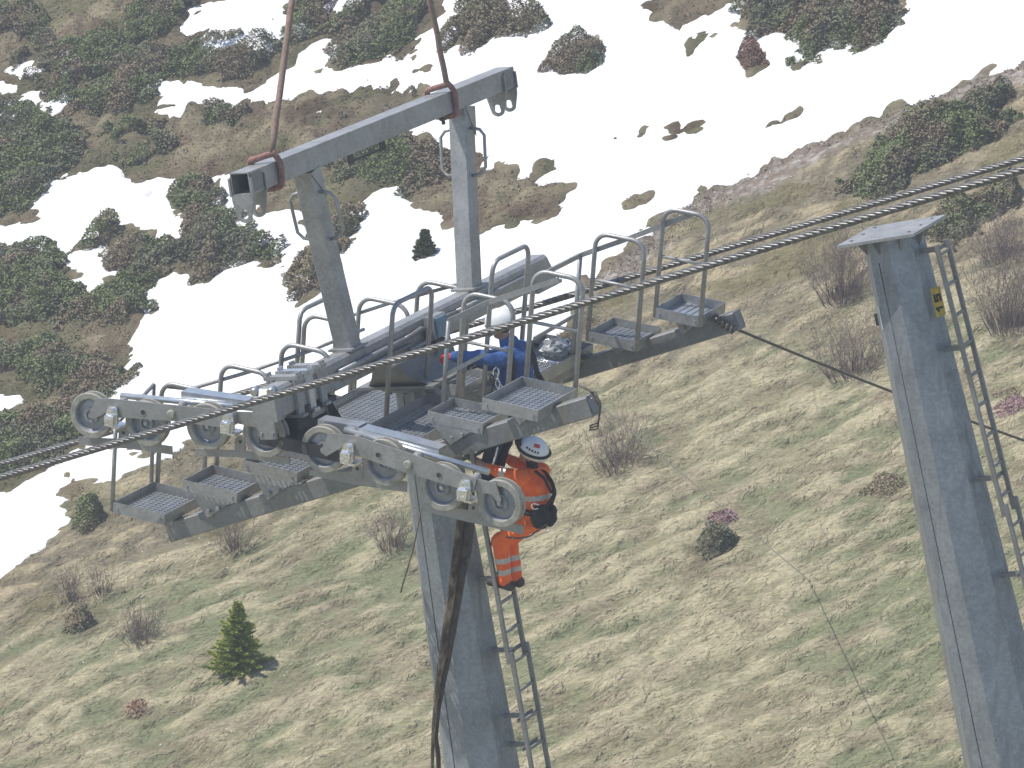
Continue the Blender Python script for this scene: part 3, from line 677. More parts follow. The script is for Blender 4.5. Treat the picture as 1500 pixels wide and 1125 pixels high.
# ---- slings from the crane hook
apx=G.on(510,-614,1,0); apex=G(apx[0],0,apx[2])
def sling(x,y,lab,wob):
    b=G.on(x,y,1,0); o=MB(); u0=b[0]; foot=G(u0,.085,g0+.075)
    pts=[apex,foot+(apex-foot)*.5+eu*.01]
    for k in range(9): pts.append(foot+(apex-foot)*(.3-.3*k/9)+eu*.006*math.sin(k*wob)+en*.004*math.cos(k*2.1))
    pts.append(foot)
    rs=[.031]*len(pts); o.tube(pts,rs,8)
    root=o.build('lifting_sling',M['sling'],None,loc=foot,label=lab,cat='sling',group='red lifting slings')
    # choke loop round the beam
    mb=MB(); m=.135
    loop=[foot+ew*.02,G(u0+.03,.115,g0+.045),G(u0+.05,.135,g0-.02),G(u0+.055,.125,g1+.05),G(u0+.05,.11,g1-.03),G(u0+.03,.0,g1-.045),G(u0,-.11,g1-.03),G(u0-.02,-.125,g1+.05),G(u0-.04,-.13,g0),G(u0-.08,-.10,g0+.04),G(u0-.07,-.03,g0+.055),G(u0-.03,.05,g0+.07),foot]
    P3=np.array(loop); 
    fine=[]
    for i in range(len(P3)-1):
        for t in np.linspace(0,1,4,endpoint=False): fine.append(P3[i]*(1-t)+P3[i+1]*t)
    fine.append(P3[-1]); fine=np.array(fine); sm=fine.copy(); sm[1:-1]=(fine[:-2]+2*fine[1:-1]+fine[2:])/4
    mb.tube(list(sm),.03,8); mb.build('choke_loop',M['slingred'],root)
sling(387,232,'worn red-brown sling choked round the near left end of the lifting beam',1.7)
sling(645,135,'worn red-brown sling choked round the far right end of the lifting beam',2.6)
# ---- thin lines
def sag(a,b,s,n=24): 
    t=np.linspace(0,1,n)[:,None]; p=np.array(a)*(1-t)+np.array(b)*t; p[:,2]-=s*4*(t*(1-t))[:,0]; return list(p)
a=H(*H.on(1076,481,0,UR+.3)); b_=P(1700,712,46)
mb=MB(); mb.tube(sag(a,b_,.06,40),.014,6); 
for k in range(5):
    c=a-eu*.05+ew*(.02*k)-ev*.06*k; 
    mb.tube([c+eu*.05*math.cos(t)+ew*.035*math.sin(t)+ev*.012*k for t in np.linspace(0,6.28,13)],.012,5)
mb.build('tag_line',M['thinrope'],None,loc=a,label='thin dark cord from the rear catwalk end running down behind the right pylon',cat='cord')
a=P(918,628,46); b_=ground_hit(1185,850); mb=MB(); c0=H(*H.on(866,583,0,UF-.45)); mb.tube(sag(c0,b_,.0),.0068,5)
mb.build('pale_string',M['string'],None,loc=c0,label='thin pale string slanting down over the grass right of the workers',cat='string')
c=H(*H.on(862,572,0,UF-.45)); mb=MB()
for k in range(3): mb.tube([c+ev*(.01*k)+ew*.0,c+ev*.07+ew*(.0-.04*k),c+ev*(.13)-ew*(.1+.02*k),c+ev*.12-ew*(.28+.03*k),c+ev*.04-ew*(.33+.02*k)],.009,5)
mb.tube([c-ev*.1+ew*.03,c+ev*.02,c+ev*.05-ew*.02],.013,5); mb.build('rope_tail',M['thinrope'],None,loc=c,label='short dark rope tail knotted at the right end of the front catwalk',cat='rope')
a=H(*H.on(618,742,0,-.75)); b_=H(*H.on(587,868,0,-.75)); mb=MB(); mb.tube([a,(a+b_)/2+ev*.02,b_*.8+a*.2+ev*.005,b_],.008,5)
mb.build('loose_wire',M['thinrope'],None,loc=a,label='thin loose dark wire hanging left of the middle pylon',cat='wire')
# ---- muddy strap hanging off the sheave train
def strap_pts(px,u): return [H(*H.on(x,y,0,u)) for x,y in px]
US2=-1.15
A=strap_pts(((683,712),(678,740),(671,790),(664,850),(655,910),(648,960),(643,990),(638,1030),(634.5,1075),(633,1125),(634,1200)),US2)
mb=MB(); mb.tube(A,[.05,.055,.05,.055,.05,.05,.04,.03,.024,.022,.02],9,flat=.7)
st=mb.build('hanging_strap',M['muddy'],None,loc=A[0],label='long muddy brown strap hanging in front of the middle pylon from the sheave train',cat='strap')
B=strap_pts(((688,714),(688,745),(682,795),(674,850),(664,912),(655,965),(648,1000),(641,1040),(638,1080),(642,1105),(645,1200)),US2+.06)
mb=MB(); mb.tube(B,[.05,.055,.05,.05,.045,.04,.035,.03,.026,.024,.02],9,flat=.6); C=strap_pts(((691,745),(693,775),(689,808),(681,842),(674,870)),US2); mb.tube(C,[.014,.014,.012,.012,.01],6); mb.build('wet_fold',M['muddark'],st)
# ---- bag and shackles on the rear platform
u_,v_=H.on(812,519,2,w4-.08)[:2]
def blob(c,rx,ry,rz,n=14,m=9,seed=0,amp=.2,F=H):
    mb=MB();r2=np.random.default_rng(seed);vs=[];fs=[]
    for i in range(m+1):
        t=math.pi*i/m
        for k in range(n):
            p=2*math.pi*k/n; q=1+amp*(r2.random()-.5)*2
            vs.append(F(c[0]+rx*q*math.sin(t)*math.cos(p),c[1]+ry*q*math.sin(t)*math.sin(p),c[2]+rz*q*math.cos(t)))
    for i in range(m):
        for k in range(n): fs.append((i*n+k,i*n+(k+1)%n,(i+1)*n+(k+1)%n,(i+1)*n+k))
    mb.add(vs,fs,0,False); return mb
mb=blob((u_,v_,w4-.02),.17,.14,.09,seed=3); mb.build('plastic_bag',M['bag'],None,loc=H(u_,v_,w4-.09),label='crumpled clear plastic bag lying on the rear platform behind the blue worker',cat='bag')
u_,v_=H.on(821,507,2,w4-.07)[:2]; mb=MB()
for k in range(5):
    c=H(u_+.03*k-.05,v_+.05*k-.12,w4-.055+.01*(k%2)); a1=nrm(ev*math.cos(k*1.3)+eu*math.sin(k*1.3)); a2=ew*.5+eu*.3
    mb.tube([c+a1*.055*math.cos(t)+nrm(a2)*.04*math.sin(t) for t in np.linspace(0,5.6,12)],.014,7)
mb.build('shackle_pile',M['chrome'],None,loc=H(u_,v_,w4-.09),label='small pile of shiny shackles on the rear platform beside the plastic bag',cat='shackles')
u_,v_=H.on(818,514,2,w4-.07)[:2]; mb=MB(); q=H(u_,v_,w4-.06); mb.tube([q-ev*.3+eu*.02,q+ev*.3-eu*.06],.016,7); mb.tube([q+ev*.27-eu*.06,q+ev*.33-eu*.055],.03,8); mb.build('spanner_bar',M['dark'],None,loc=q,label='dark steel bar lying across the rear platform grating',cat='bar')
q=H(*H.on(806,531,2,w4-.08)); mb=MB(); mb.tube([q-ev*.17,q+ev*.1+eu*.02],.018,7); mb.tube([q+ev*.09+eu*.02,q+ev*.13+eu*.02],.03,8); mb.build('wrench',M['chrome'],None,loc=q,label='shiny wrench at the near edge of the rear platform below the plastic bag',cat='wrench')
# ================================================================== GROUND, SNOW, PLANTS
def gpoly(px): 
    return np.array([ground_hit(x,y)[:2] for x,y in px])
def sdist(X,Y,poly,lim=3.0):     # signed distance in metres, positive inside
    X=np.asarray(X,float);Y=np.asarray(Y,float); out=np.full(X.shape,-lim)
    lo=poly.min(0)-lim;hi=poly.max(0)+lim
    m=(X>lo[0])&(X<hi[0])&(Y>lo[1])&(Y<hi[1])
    x=X[m];y=Y[m]
    if x.size==0: return out
    d2=np.full(x.shape,1e9);ins=np.zeros(x.shape,bool); n=len(poly)
    for i in range(n):
        ax,ay=poly[i];bx,by=poly[(i+1)%n];ex,ey=bx-ax,by-ay;L=ex*ex+ey*ey+1e-9
        t=np.clip(((x-ax)*ex+(y-ay)*ey)/L,0,1); d2=np.minimum(d2,(x-ax-t*ex)**2+(y-ay-t*ey)**2)
        c=((ay>y)!=(by>y)); xi=ax+(y-ay)/(by-ay+1e-12)*ex; ins^=c&(x<xi)
    d=np.sqrt(d2); out[m]=np.clip(np.where(ins,d,-d),-lim,lim); return out
SNOW=[[(1620,-60),(1620,20),(1500,85),(1440,105),(1380,130),(1320,152),(1250,185),(1180,212),(1090,250),(1020,278),(985,303),(917,368),(861,403),(848,445),(827,472),(760,520),(650,560),(540,590),(430,612),(330,632),(267,643),(237,665),(195,686),(150,711),(128,709),(109,697),(96,708),(85,745),(80,780),(45,805),(0,840),(-80,890),(-80,750),(0,722),(40,703),(100,672),(130,640),(150,595),(167,567),(187,550),(205,515),(198,500),(217,460),(220,417),(253,393),(262,405),(283,417),(317,407),(333,390),(377,383),(387,400),(410,393),(400,363),(377,347),(333,333),(317,300),(313,267),(333,257),(352,285),(385,310),(413,312),(440,322),(440,360),(430,400),(425,440),(445,445),(470,420),(490,380),(515,345),(520,312),(545,285),(575,280),(600,300),(640,322),(668,335),(700,343),(740,330),(793,323),(820,310),(840,297),(827,263),(803,260),(800,240),(767,257),(733,250),(713,227),(680,220),(647,213),(627,193),(600,180),(580,190),(560,185),(585,165),(610,150),(625,140),(620,133),(610,120),(560,118),(533,117),(500,127),(477,130),(430,140),(360,150),(277,143),(277,120),(320,130),(370,137),(383,127),(413,107),(437,93),(443,73),(477,60),(490,78),(467,100),(500,108),(533,97),(563,87),(597,103),(610,70),(640,30),(657,0),(657,-60)],
 [(0,120),(18,128),(0,136)],[(-30,160),(0,152),(55,135),(58,146),(38,158),(0,158)],[(70,155),(85,142),(98,150),(80,160)],[(18,98),(45,92),(50,102),(35,108)],
 [(220,130),(240,110),(248,118),(260,137),(245,143)],[(-60,330),(0,335),(60,325),(62,300),(75,268),(155,250),(165,262),(200,270),(250,268),(258,290),(252,305),(280,310),(278,330),(262,350),(278,372),(255,368),(235,345),(205,348),(180,335),(170,320),(145,322),(130,345),(90,355),(60,362),(0,368),(-60,370)],
 [(95,385),(100,370),(155,362),(150,385),(168,400),(130,433),(105,415)],[(283,13),(337,0),(350,-40),(425,-40),(417,0),(410,27),(437,40),(400,80),(377,67),(310,50),(327,37),(280,37)],
 [(-20,580),(15,582),(20,595),(0,603),(-20,603)],[(92,80),(108,82),(100,94)],[(485,0),(520,-20),(530,-5),(490,10)],[(230,165),(255,163),(250,172),(233,171)],[(460,165),(480,160),(478,168)]]
HOLES=[[(672,63),(673,20),(690,-70),(735,-70),(728,20),(760,25),(787,20),(797,37),(800,57),(780,53),(713,60),(690,77)],
 [(943,0),(930,-70),(1090,-70),(1083,0),(1053,13),(1017,33),(1000,50),(980,53),(967,33),(940,27)],
 [(1073,20),(1087,0),(1100,-70),(1330,-70),(1320,0),(1310,33),(1290,57),(1260,77),(1247,70),(1213,67),(1200,93),(1167,100),(1180,63),(1157,63),(1143,43),(1117,50),(1100,37)],
 [(800,100),(805,85),(840,65),(880,60),(895,72),(885,95),(860,105),(820,108)],[(965,185),(990,177),(1017,177),(1015,195),(990,205),(968,195)],
 [(1118,185),(1150,165),(1175,160),(1172,170),(1140,185)],[(1078,100),(1085,75),(1100,65),(1109,80),(1122,98),(1100,108)],[(882,312),(920,290),(950,283),(953,297),(930,310)],
 [(925,80),(945,60),(944,72),(930,92)],[(955,75),(980,65),(983,74),(960,80)],[(1003,70),(1028,50),(1032,60),(1010,82)],[(775,90),(800,75),(798,100),(780,110)],[(600,105),(640,95),(655,103),(620,112)],
 [(610,370),(622,335),(636,350),(636,372),(618,378)],[(233,400),(248,398),(247,407),(236,408)],[(930,192),(948,188),(945,203),(932,201)],[(905,205),(912,203),(912,212),(906,212)],[(1090,207),(1108,201),(1104,209)],
 [(205,655),(230,650),(225,668),(205,670)],[(150,663),(172,658),(165,672)],[(640,76),(660,65),(655,80)]]
SNOWG=[gpoly(p) for p in SNOW]; HOLEG=[gpoly(p) for p in HOLES]
SHR={ 'cover':[[(130,60),(180,45),(240,75),(250,110),(230,140),(200,150),(150,165),(110,160),(60,125),(30,95),(50,65)],[(250,80),(300,60),(360,55),(400,75),(390,105),(340,120),(280,115),(255,105)],
 [(-40,155),(40,160),(100,175),(115,200),(95,250),(60,285),(30,300),(-40,325)],[(-40,372),(60,362),(95,383),(100,415),(130,437),(168,408),(155,375),(180,350),(240,350),(280,375),(260,392),(215,418),(212,460),(160,480),(100,470),(60,465),(-40,480)],
 [(150,330),(175,325),(180,350),(140,370),(125,360)],[(490,95),(480,40),(520,10),(560,0),(630,-40),(630,10),(605,60),(590,85),(560,80),(530,92)],[(415,60),(420,15),(440,-40),(480,-40),(475,35),(440,62)],[(-30,20),(30,10),(80,20),(60,50),(-30,60)],[(200,15),(270,-20),(290,30),(260,50),(220,48)],
 [(-30,505),(60,510),(130,520),(190,545),(180,568),(120,580),(60,560),(-30,560)],[(-40,600),(30,610),(90,600),(150,580),(140,620),(110,650),(60,685),(-40,718)],[(505,175),(555,135),(600,125),(605,140),(560,165),(530,185)],[(160,185),(230,190),(250,215),(190,235),(160,215)],[(300,150),(360,165),(350,185),(300,180)]],
 }
BUSH=[([(262,372),(275,330),(305,312),(345,330),(385,355),(405,378),(370,383),(333,388),(300,410),(280,405)],'dark green low bush between two snow patches, left of the lifting frame'),
 ([(428,440),(435,400),(450,370),(480,345),(515,315),(518,340),(490,380),(470,418),(445,442)],'brownish green bush in the snow behind the left gantry post'),
 ([(480,250),(500,225),(560,207),(620,215),(658,240),(645,270),(590,280),(540,270),(500,262)],'dark green bush directly below the lifting beam, between the gantry posts'),
 ([(660,65),(673,20),(690,-40),(735,-40),(728,20),(760,25),(787,20),(797,40),(770,52),(713,60),(690,75)],'ragged dark bush at the top edge right of the right sling'),
 ([(1073,20),(1087,0),(1100,-40),(1330,-40),(1318,5),(1310,33),(1290,57),(1255,75),(1213,67),(1200,93),(1170,98),(1180,63),(1157,63),(1143,43),(1117,50),(1100,37)],'largest dark green bush, spreading over the snow at the top right'),
 ([(800,100),(805,85),(840,65),(880,60),(895,72),(885,95),(860,105),(820,108)],'small round dark bush alone in the snow right of the lifting beam'),
 ([(1246,283),(1255,250),(1290,225),(1340,190),(1400,160),(1465,140),(1475,170),(1460,200),(1430,213),(1370,235),(1330,260),(1300,285)],'long dark green bush on the brown bank above the wire ropes at right'),
 ([(1365,345),(1390,312),(1450,290),(1485,275),(1470,312),(1430,330),(1400,358),(1372,355)],'dark green bush right behind the cap of the right pylon'),
 ([(252,292),(275,262),(312,268),(315,300),(290,315),(258,312)],'small dark bush left of the near end of the lifting beam'),
 ([(112,772),(115,755),(130,748),(147,756),(146,772),(130,778)],'small dark round bush on the grass below the lower left snow edge'),
 ([(1025,815),(1032,798),(1050,790),(1072,793),(1070,806),(1050,815),(1036,822)],'dark green grassy hummock on the slope right of the orange worker'),
 ([(100,920),(115,908),(140,905),(142,915),(118,926)],'small flat green bush on the slope near the left edge'),
 ([(1078,102),(1085,77),(1100,67),(1108,80),(1120,98),(1100,106)],'rusty brown dry bush standing in the snow below the largest bush')]
SHRG=[gpoly(p) for p in SHR['cover']]; BUSHG=[gpoly(p) for p,_ in BUSH]
GRAVEL=gpoly([(1600,40),(1500,88),(1380,132),(1250,188),(1090,253),(985,306),(917,371),(861,406),(830,440),(900,420),(1000,330),(1120,290),(1260,215),(1400,150),(1600,90)])
BANK=gpoly([(1700,0),(1500,88),(1250,188),(985,306),(840,460),(540,600),(270,650),(90,750),(-80,900),(60,880),(200,800),(400,760),(700,640),(860,560),(1100,470),(1300,420),(1700,340)])
FAR=gpoly([(1700,-150),(1700,20),(1500,88),(1250,188),(985,306),(840,460),(540,600),(270,645),(90,740),(-200,960),(-500,700),(-400,-150)])
gx=np.r_[-14-np.geomspace(.2,80,26)[::-1],np.arange(-14,14.01,.075),14+np.geomspace(.2,80,26)]
gy=np.r_[49-np.geomspace(.2,90,26)[::-1],np.arange(49,97.01,.09),97+np.geomspace(.3,90,26)]
X,Y=np.meshgrid(gx,gy); fineM=(np.abs(X)<14.3)&(Y>48.8)&(Y<97.3)
sn=np.full(X.shape,-3.)
for p in SNOWG: sn=np.maximum(sn,sdist(X,Y,p))
for p in HOLEG: sn=np.minimum(sn,-sdist(X,Y,p))
jit=(fbm(X/.8,Y/.8,31,4,.65)-.5)*.8+(fbm(X/.26,Y/.26,37,3,.6)-.5)*.6
snj=sn+.10+jit*.5
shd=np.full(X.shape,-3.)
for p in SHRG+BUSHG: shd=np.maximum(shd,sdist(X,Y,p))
farz=sstep(-1.5,1.0,sdist(X,Y,FAR)+(fbm(X/1.5,Y/1.5,3)-.5)*2); farz=np.where(fineM,farz,np.where(Y>80,1,0))
bank=sstep(-2,1.2,sdist(X,Y,BANK)+(fbm(X/1.2,Y/1.2,13)-.5)*3.0)*fineM
grav=sstep(-.3,.5,sdist(X,Y,GRAVEL)+(fbm(X/.8,Y/.8,17)-.5)*1.4)*fineM
dl=nrm([-.27,-.14,0])[:2]
def st(X,Y):
    wx=(fbm(X/2.3,Y/2.3,91,2)-.5)*1.1; wy=(fbm(X/2.3,Y/2.3,97,2)-.5)*1.1
    return (X+wx)*dl[0]+(Y+wy)*dl[1],-(X+wx)*dl[1]+(Y+wy)*dl[0]
def tuss(X,Y):
    s_,t_=st(X,Y); a=fbm(s_/.8,t_/.33,41,3,.5); b=fbm(s_/.42+9,t_/.22,43,2); return a*.7+b*.3
def humm(X,Y):
    a=np.sqrt(np.abs(2*vn(X/.62,Y/.62,51)-1)); b=np.sqrt(np.abs(2*vn(X/.30,Y/.30,57)-1)); d=fbm(X/1.6,Y/1.6,59,2); return .45*a+.25*b+.3*d
tu=tuss(X,Y); hu=humm(X,Y)
near=1-farz
disp=near*(1-.5*bank)*((tu-.5)*.22)+ (farz+.5*bank*near)*((hu-.55)*.40)+(fbm(X/.15,Y/.15,61,2)-.5)*.025
disp=disp-.12*np.clip(snj,0,1)*1.0*farz
disp*=1-.8*sstep(.1,.6,snj)
zb=terrain_base(X,Y); Zg=zb+disp*fineM
# albedo
def mix(a,b,t): return a*(1-t[...,None])+np.array(b)*t[...,None]
straw=np.array([.355,.312,.20]); 
big=.55*fbm(X/3.2,Y/3.2,71,3)+.45*fbm(X/.75,Y/.6,72,3); grn=sstep(.44,.60,big+.25*(.5-tu))
c=np.broadcast_to(np.array([.215,.198,.118]),X.shape+(3,)).copy()
c=mix(c,straw,sstep(.36,.66,tu+.2*(fbm(X/.3,Y/.3,73,2)-.5)))
c=mix(c,(.155,.17,.09),grn*.6*sstep(.66,.38,tu)+grn*.18)
c=mix(c,(.18,.135,.095),sstep(.56,.70,fbm(X/.7+7,Y/.55,75,3))*.38)
bk=np.broadcast_to(np.array([.175,.15,.10]),X.shape+(3,)).copy(); bk=mix(bk,(.33,.275,.175),sstep(.45,.65,tu)); bk=mix(bk,(.14,.125,.06),sstep(.5,.66,fbm(X/1.0,Y/1.0,77,3))*.7)
c=c*(1-bank[...,None])+bk*bank[...,None]
hc=np.broadcast_to(np.array([.155,.123,.077]),X.shape+(3,)).copy()
hc=mix(hc,(.235,.20,.125),sstep(.45,.7,hu*.75+.25*fbm(X/.5,Y/.5,81,2))*.8); hc=mix(hc,(.115,.11,.055),sstep(.48,.62,fbm(X/1.3,Y/1.3,83,3))*.8); hc=mix(hc,(.10,.06,.04),sstep(.6,.72,fbm(X/.7+3,Y/.7,85,3))*.6)
c=c*(1-farz[...,None])+hc*farz[...,None]
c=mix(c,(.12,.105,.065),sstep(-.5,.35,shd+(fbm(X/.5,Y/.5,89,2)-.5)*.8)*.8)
gc=np.broadcast_to(np.array([.20,.16,.125]),X.shape+(3,)).copy(); gc=mix(gc,(.34,.31,.27),sstep(.6,.8,vn(X/.11,Y/.11,87)))
c=c*(1-grav[...,None])+gc*grav[...,None]
wet=sstep(-.9,-.05,snj)*sstep(.3,-.05,snj)*farz
c=c*(1-.25*wet[...,None])
ny,nx=X.shape
def gridfaces(mask=None):
    i,j=np.meshgrid(np.arange(ny-1),np.arange(nx-1),indexing='ij'); q=np.stack([i*nx+j,i*nx+j+1,(i+1)*nx+j+1,(i+1)*nx+j],-1)
    return q.reshape(-1,4) if mask is None else q[mask[:-1,:-1]|mask[1:,1:]|mask[1:,:-1]|mask[:-1,1:]]
def vcol_mat(name,rough=.95,streak=True):
    m,nt,b=newmat(name); L=nt.links.new
    at=N(nt,'ShaderNodeAttribute'); at.attribute_name='albedo'
    tc=N(nt,'ShaderNodeTexCoord'); mp=N(nt,'ShaderNodeMapping'); L(tc.outputs['Object'],mp.inputs[0]); mp.inputs['Rotation'].default_value=(0,0,-math.atan2(dl[1],dl[0])); mp.inputs['Scale'].default_value=(2.2,11,6)
    n=N(nt,'ShaderNodeTexNoise',Scale=2.2,Detail=6,Roughness=.7); L(mp.outputs[0],n.inputs['Vector'])
    n2=N(nt,'ShaderNodeTexNoise',Scale=16,Detail=5,Roughness=.7); L(tc.outputs['Object'],n2.inputs['Vector'])
    ad=N(nt,'ShaderNodeMath',operation='ADD'); L(n.outputs[0],ad.inputs[0]); L(n2.outputs[0],ad.inputs[1])
    mr=N(nt,'ShaderNodeMapRange'); mr.inputs['From Min'].default_value=.65; mr.inputs['From Max'].default_value=1.35; mr.inputs['To Min'].default_value=.42; mr.inputs['To Max'].default_value=1.58; L(ad.outputs[0],mr.inputs[0])
    mx=N(nt,'ShaderNodeMix',data_type='RGBA',blend_type='MULTIPLY'); mx.inputs[0].default_value=1; L(at.outputs['Color'],mx.inputs[6]); L(mr.outputs[0],mx.inputs[7])
    L(mx.outputs[2],b.inputs['Base Color']); b.inputs['Roughness'].default_value=rough; b.inputs['Specular IOR Level'].default_value=.1
    bp=N(nt,'ShaderNodeBump',Strength=.18,Distance=.05); L(ad.outputs[0],bp.inputs['Height']); L(bp.outputs[0],b.inputs['Normal'])
    return m
rgba=np.concatenate([np.clip(c,0,1),np.ones(X.shape+(1,))],-1).reshape(-1,4)
npmesh('ground',np.stack([X,Y,Zg],-1).reshape(-1,3),gridfaces(),vcol_mat('alpine_ground'),smooth=True,attrs={'albedo':('POINT','FLOAT_COLOR',rgba)},kind='structure')
# snow sheet: melts down into the ground at its edges
zs=zb+np.clip(snj*.55,-.5,.0)+np.clip(snj*.16,0,.13)+(fbm(X/.55,Y/.4,63,3)-.5)*.13*sstep(0,.7,snj)+(fbm(X/2.5,Y/2.5,65,2)-.5)*.25*sstep(.3,1.5,snj)
m,nt,b=newmat('spring_snow'); L=nt.links.new
tc=N(nt,'ShaderNodeTexCoord'); n=N(nt,'ShaderNodeTexNoise',Scale=2.5,Detail=6,Roughness=.65); L(tc.outputs['Object'],n.inputs['Vector'])
r=N(nt,'ShaderNodeValToRGB'); r.color_ramp.elements[0].position=.3; r.color_ramp.elements[0].color=(.66,.64,.61,1); r.color_ramp.elements[1].position=.52; r.color_ramp.elements[1].color=(.86,.86,.86,1); L(n.outputs[0],r.inputs[0]); L(r.outputs[0],b.inputs['Base Color']); b.inputs['Roughness'].default_value=.7
n2=N(nt,'ShaderNodeTexNoise',Scale=5,Detail=5); L(tc.outputs['Object'],n2.inputs['Vector']); bp=N(nt,'ShaderNodeBump',Strength=.35,Distance=.08); L(n2.outputs[0],bp.inputs['Height']); L(bp.outputs[0],b.inputs['Normal'])
sm=(snj>-.45)&fineM
sf=gridfaces(sm); used=np.unique(sf); remap=-np.ones(X.size,np.int64); remap[used]=np.arange(len(used))
npmesh('snow',np.stack([X,Y,zs],-1).reshape(-1,3)[used],remap[sf],m,smooth=True,kind='structure')
# ---- sampling helpers on the fine grid
fx=np.where(np.abs(gx)<=14.001)[0]; fy=np.where((gy>=48.999)&(gy<=97.001))[0]
def samp(A,x,y):
    i=np.clip(((y-49)/.09),0,len(fy)-1.001);j=np.clip(((x+14)/.075),0,len(fx)-1.001)
    i0=i.astype(int);j0=j.astype(int);fi=i-i0;fj=j-j0;B=A[fy[0]:fy[-1]+1,fx[0]:fx[-1]+1]
    return (B[i0,j0]*(1-fi)*(1-fj)+B[i0+1,j0]*fi*(1-fj)+B[i0,j0+1]*(1-fi)*fj+B[i0+1,j0+1]*fi*fj)
def visible(n,y0=50,y1=96):   # random points inside the wedge of slope the picture can see
    y=y0+(y1-y0)*np.sqrt(rng.random(n))*1.0 if False else y0+(y1-y0)*rng.random(n)
    x=(rng.random(n)*2-1)*np.minimum(13.8,.135*y+1.0); return x,y
def island_mat(name,cols,rough=.85,trans=.0,attr=None):
    m,nt,b=newmat(name); L=nt.links.new
    g=N(nt,'ShaderNodeNewGeometry'); r=N(nt,'ShaderNodeValToRGB'); e=r.color_ramp.elements
    for k,cc in enumerate(cols):
        q=e[k] if k<2 else e.new(k/(len(cols)-1))
        q.position=k/(len(cols)-1); q.color=(*cc,1)
    L(g.outputs['Random Per Island'],r.inputs[0]); out=r.outputs[0]
    if attr:
        at=N(nt,'ShaderNodeAttribute'); at.attribute_name=attr; mx=N(nt,'ShaderNodeMix',data_type='RGBA',blend_type='MULTIPLY'); mx.inputs[0].default_value=1; L(out,mx.inputs[6]); L(at.outputs['Color'],mx.inputs[7]); out=mx.outputs[2]
    L(out,b.inputs['Base Color']); b.inputs['Roughness'].default_value=rough; b.inputs['Specular IOR Level'].default_value=.2
    return m
# ---- grass: drooping blades, combed downhill
def blades(x,y,z,length,wid,lean,drop,rnd,col):
    n=len(x); a=rng.normal(0,rnd,n); base=math.atan2(dl[1],dl[0]); dx=np.cos(base+a);dy=np.sin(base+a)
    sx,sy=-dy,dx; p0=np.stack([x,y,z],1)
    d=np.stack([dx,dy,np.zeros(n)],1);s=np.stack([sx,sy,np.zeros(n)],1);up=np.array([0,0,1.])
    l=length[:,None];w=wid[:,None]
    p1=p0+d*l*.35*lean+up*l*.26; p2=p0+d*l*.85*lean+up*l*(.26-drop)
    slope=-.30*.85*l*lean*1.0
    V=np.stack([p0-s*w,p0+s*w,p1-s*w*.8,p1+s*w*.8,p2-s*w*.25,p2+s*w*.25],1)
    V[:,4:,2]+=slope*.8; V[:,2:4,2]+=slope*.3
    k=np.arange(n)[:,None]*6
    F=np.concatenate([k+np.array([[0,1,3,2]]),k+np.array([[2,3,5,4]])],1).reshape(-1,4)
    C=np.repeat(np.concatenate([col,np.ones((n,1))],1),6,0)
    return V.reshape(-1,3),F,C
def grass(ncl,per,y0,y1,keep,name,lab_len,w,lean,drop,rnd,colf,spread):
    x,y=visible(ncl,y0,y1); kk=keep(x,y); x,y=x[kk],y[kk]; n=len(x)
    cx=np.repeat(x,per)+rng.normal(0,spread,n*per); cy=np.repeat(y,per)+rng.normal(0,spread,n*per)
    cx=np.clip(cx,-13.9,13.9); cy=np.clip(cy,49.1,96.9)
    z=samp(Zg,cx,cy)-.02; L_=lab_len*(.6+.8*rng.random(n*per))*np.repeat(.7+.6*rng.random(n),per)
    col=colf(cx,cy)*(.75+.5*np.repeat(rng.random(n),per))[:,None]*(.72+.6*rng.random(n*per))[:,None]
    V,F,C=blades(cx,cy,z,L_,w*(.6+.8*rng.random(n*per)),lean,drop,rnd,np.clip(col,0,1))
    m=vattr; return npmesh(name,V,F,m,attrs={'albedo':('POINT','FLOAT_COLOR',C)},kind='stuff')
m,nt,b=newmat('grass_blades'); at=N(nt,'ShaderNodeAttribute'); at.attribute_name='albedo'; nt.links.new(at.outputs['Color'],b.inputs['Base Color']); b.inputs['Roughness'].default_value=.8; b.inputs['Specular IOR Level'].default_value=.15; vattr=m
cs=c
def gcol(x,y):
    base=np.stack([samp(cs[...,k],x,y) for k in range(3)],1); return base*1.12
grass(18000,9,50,90,lambda x,y:(samp(snj,x,y)<-.15)&(samp(farz,x,y)<.6)&(samp(grav,x,y)<.5)&(samp(tu,x,y)>.34),'grass',.20,.0052,1.1,.16,.5,gcol,.09)
grass(9000,8,58,96,lambda x,y:(samp(snj,x,y)<-.15)&(samp(farz,x,y)>.4)&(samp(shd,x,y)<.1),'heath_grass',.17,.008,.7,.25,1.2,gcol,.08)
# ---- evergreen shrubs: clouds of small leaves
def leafcloud(x,y,z,size,n=None):
    n=len(x); th=rng.random(n)*2*math.pi; nz=.5+.5*rng.random(n); r_=np.sqrt(1-nz*nz); nn=np.stack([r_*np.cos(th),r_*np.sin(th),nz],1)
    t=np.cross(nn,rng.normal(size=(n,3))); t/=np.linalg.norm(t,axis=1)[:,None]; bt=np.cross(nn,t); c_=np.stack([x,y,z],1); s_=size[:,None]
    V=np.stack([c_-t*s_,c_+bt*s_*.45,c_+t*s_,c_-bt*s_*.45],1).reshape(-1,3); F=np.arange(n*4).reshape(-1,4); return V,F
def leafmat(name):
    m,nt,b=newmat(name); at=N(nt,'ShaderNodeAttribute'); at.attribute_name='albedo'; nt.links.new(at.outputs['Color'],b.inputs['Base Color']); b.inputs['Roughness'].default_value=.7; b.inputs['Specular IOR Level'].default_value=.25; return m
M['leaf']=leafmat('evergreen_leaf')
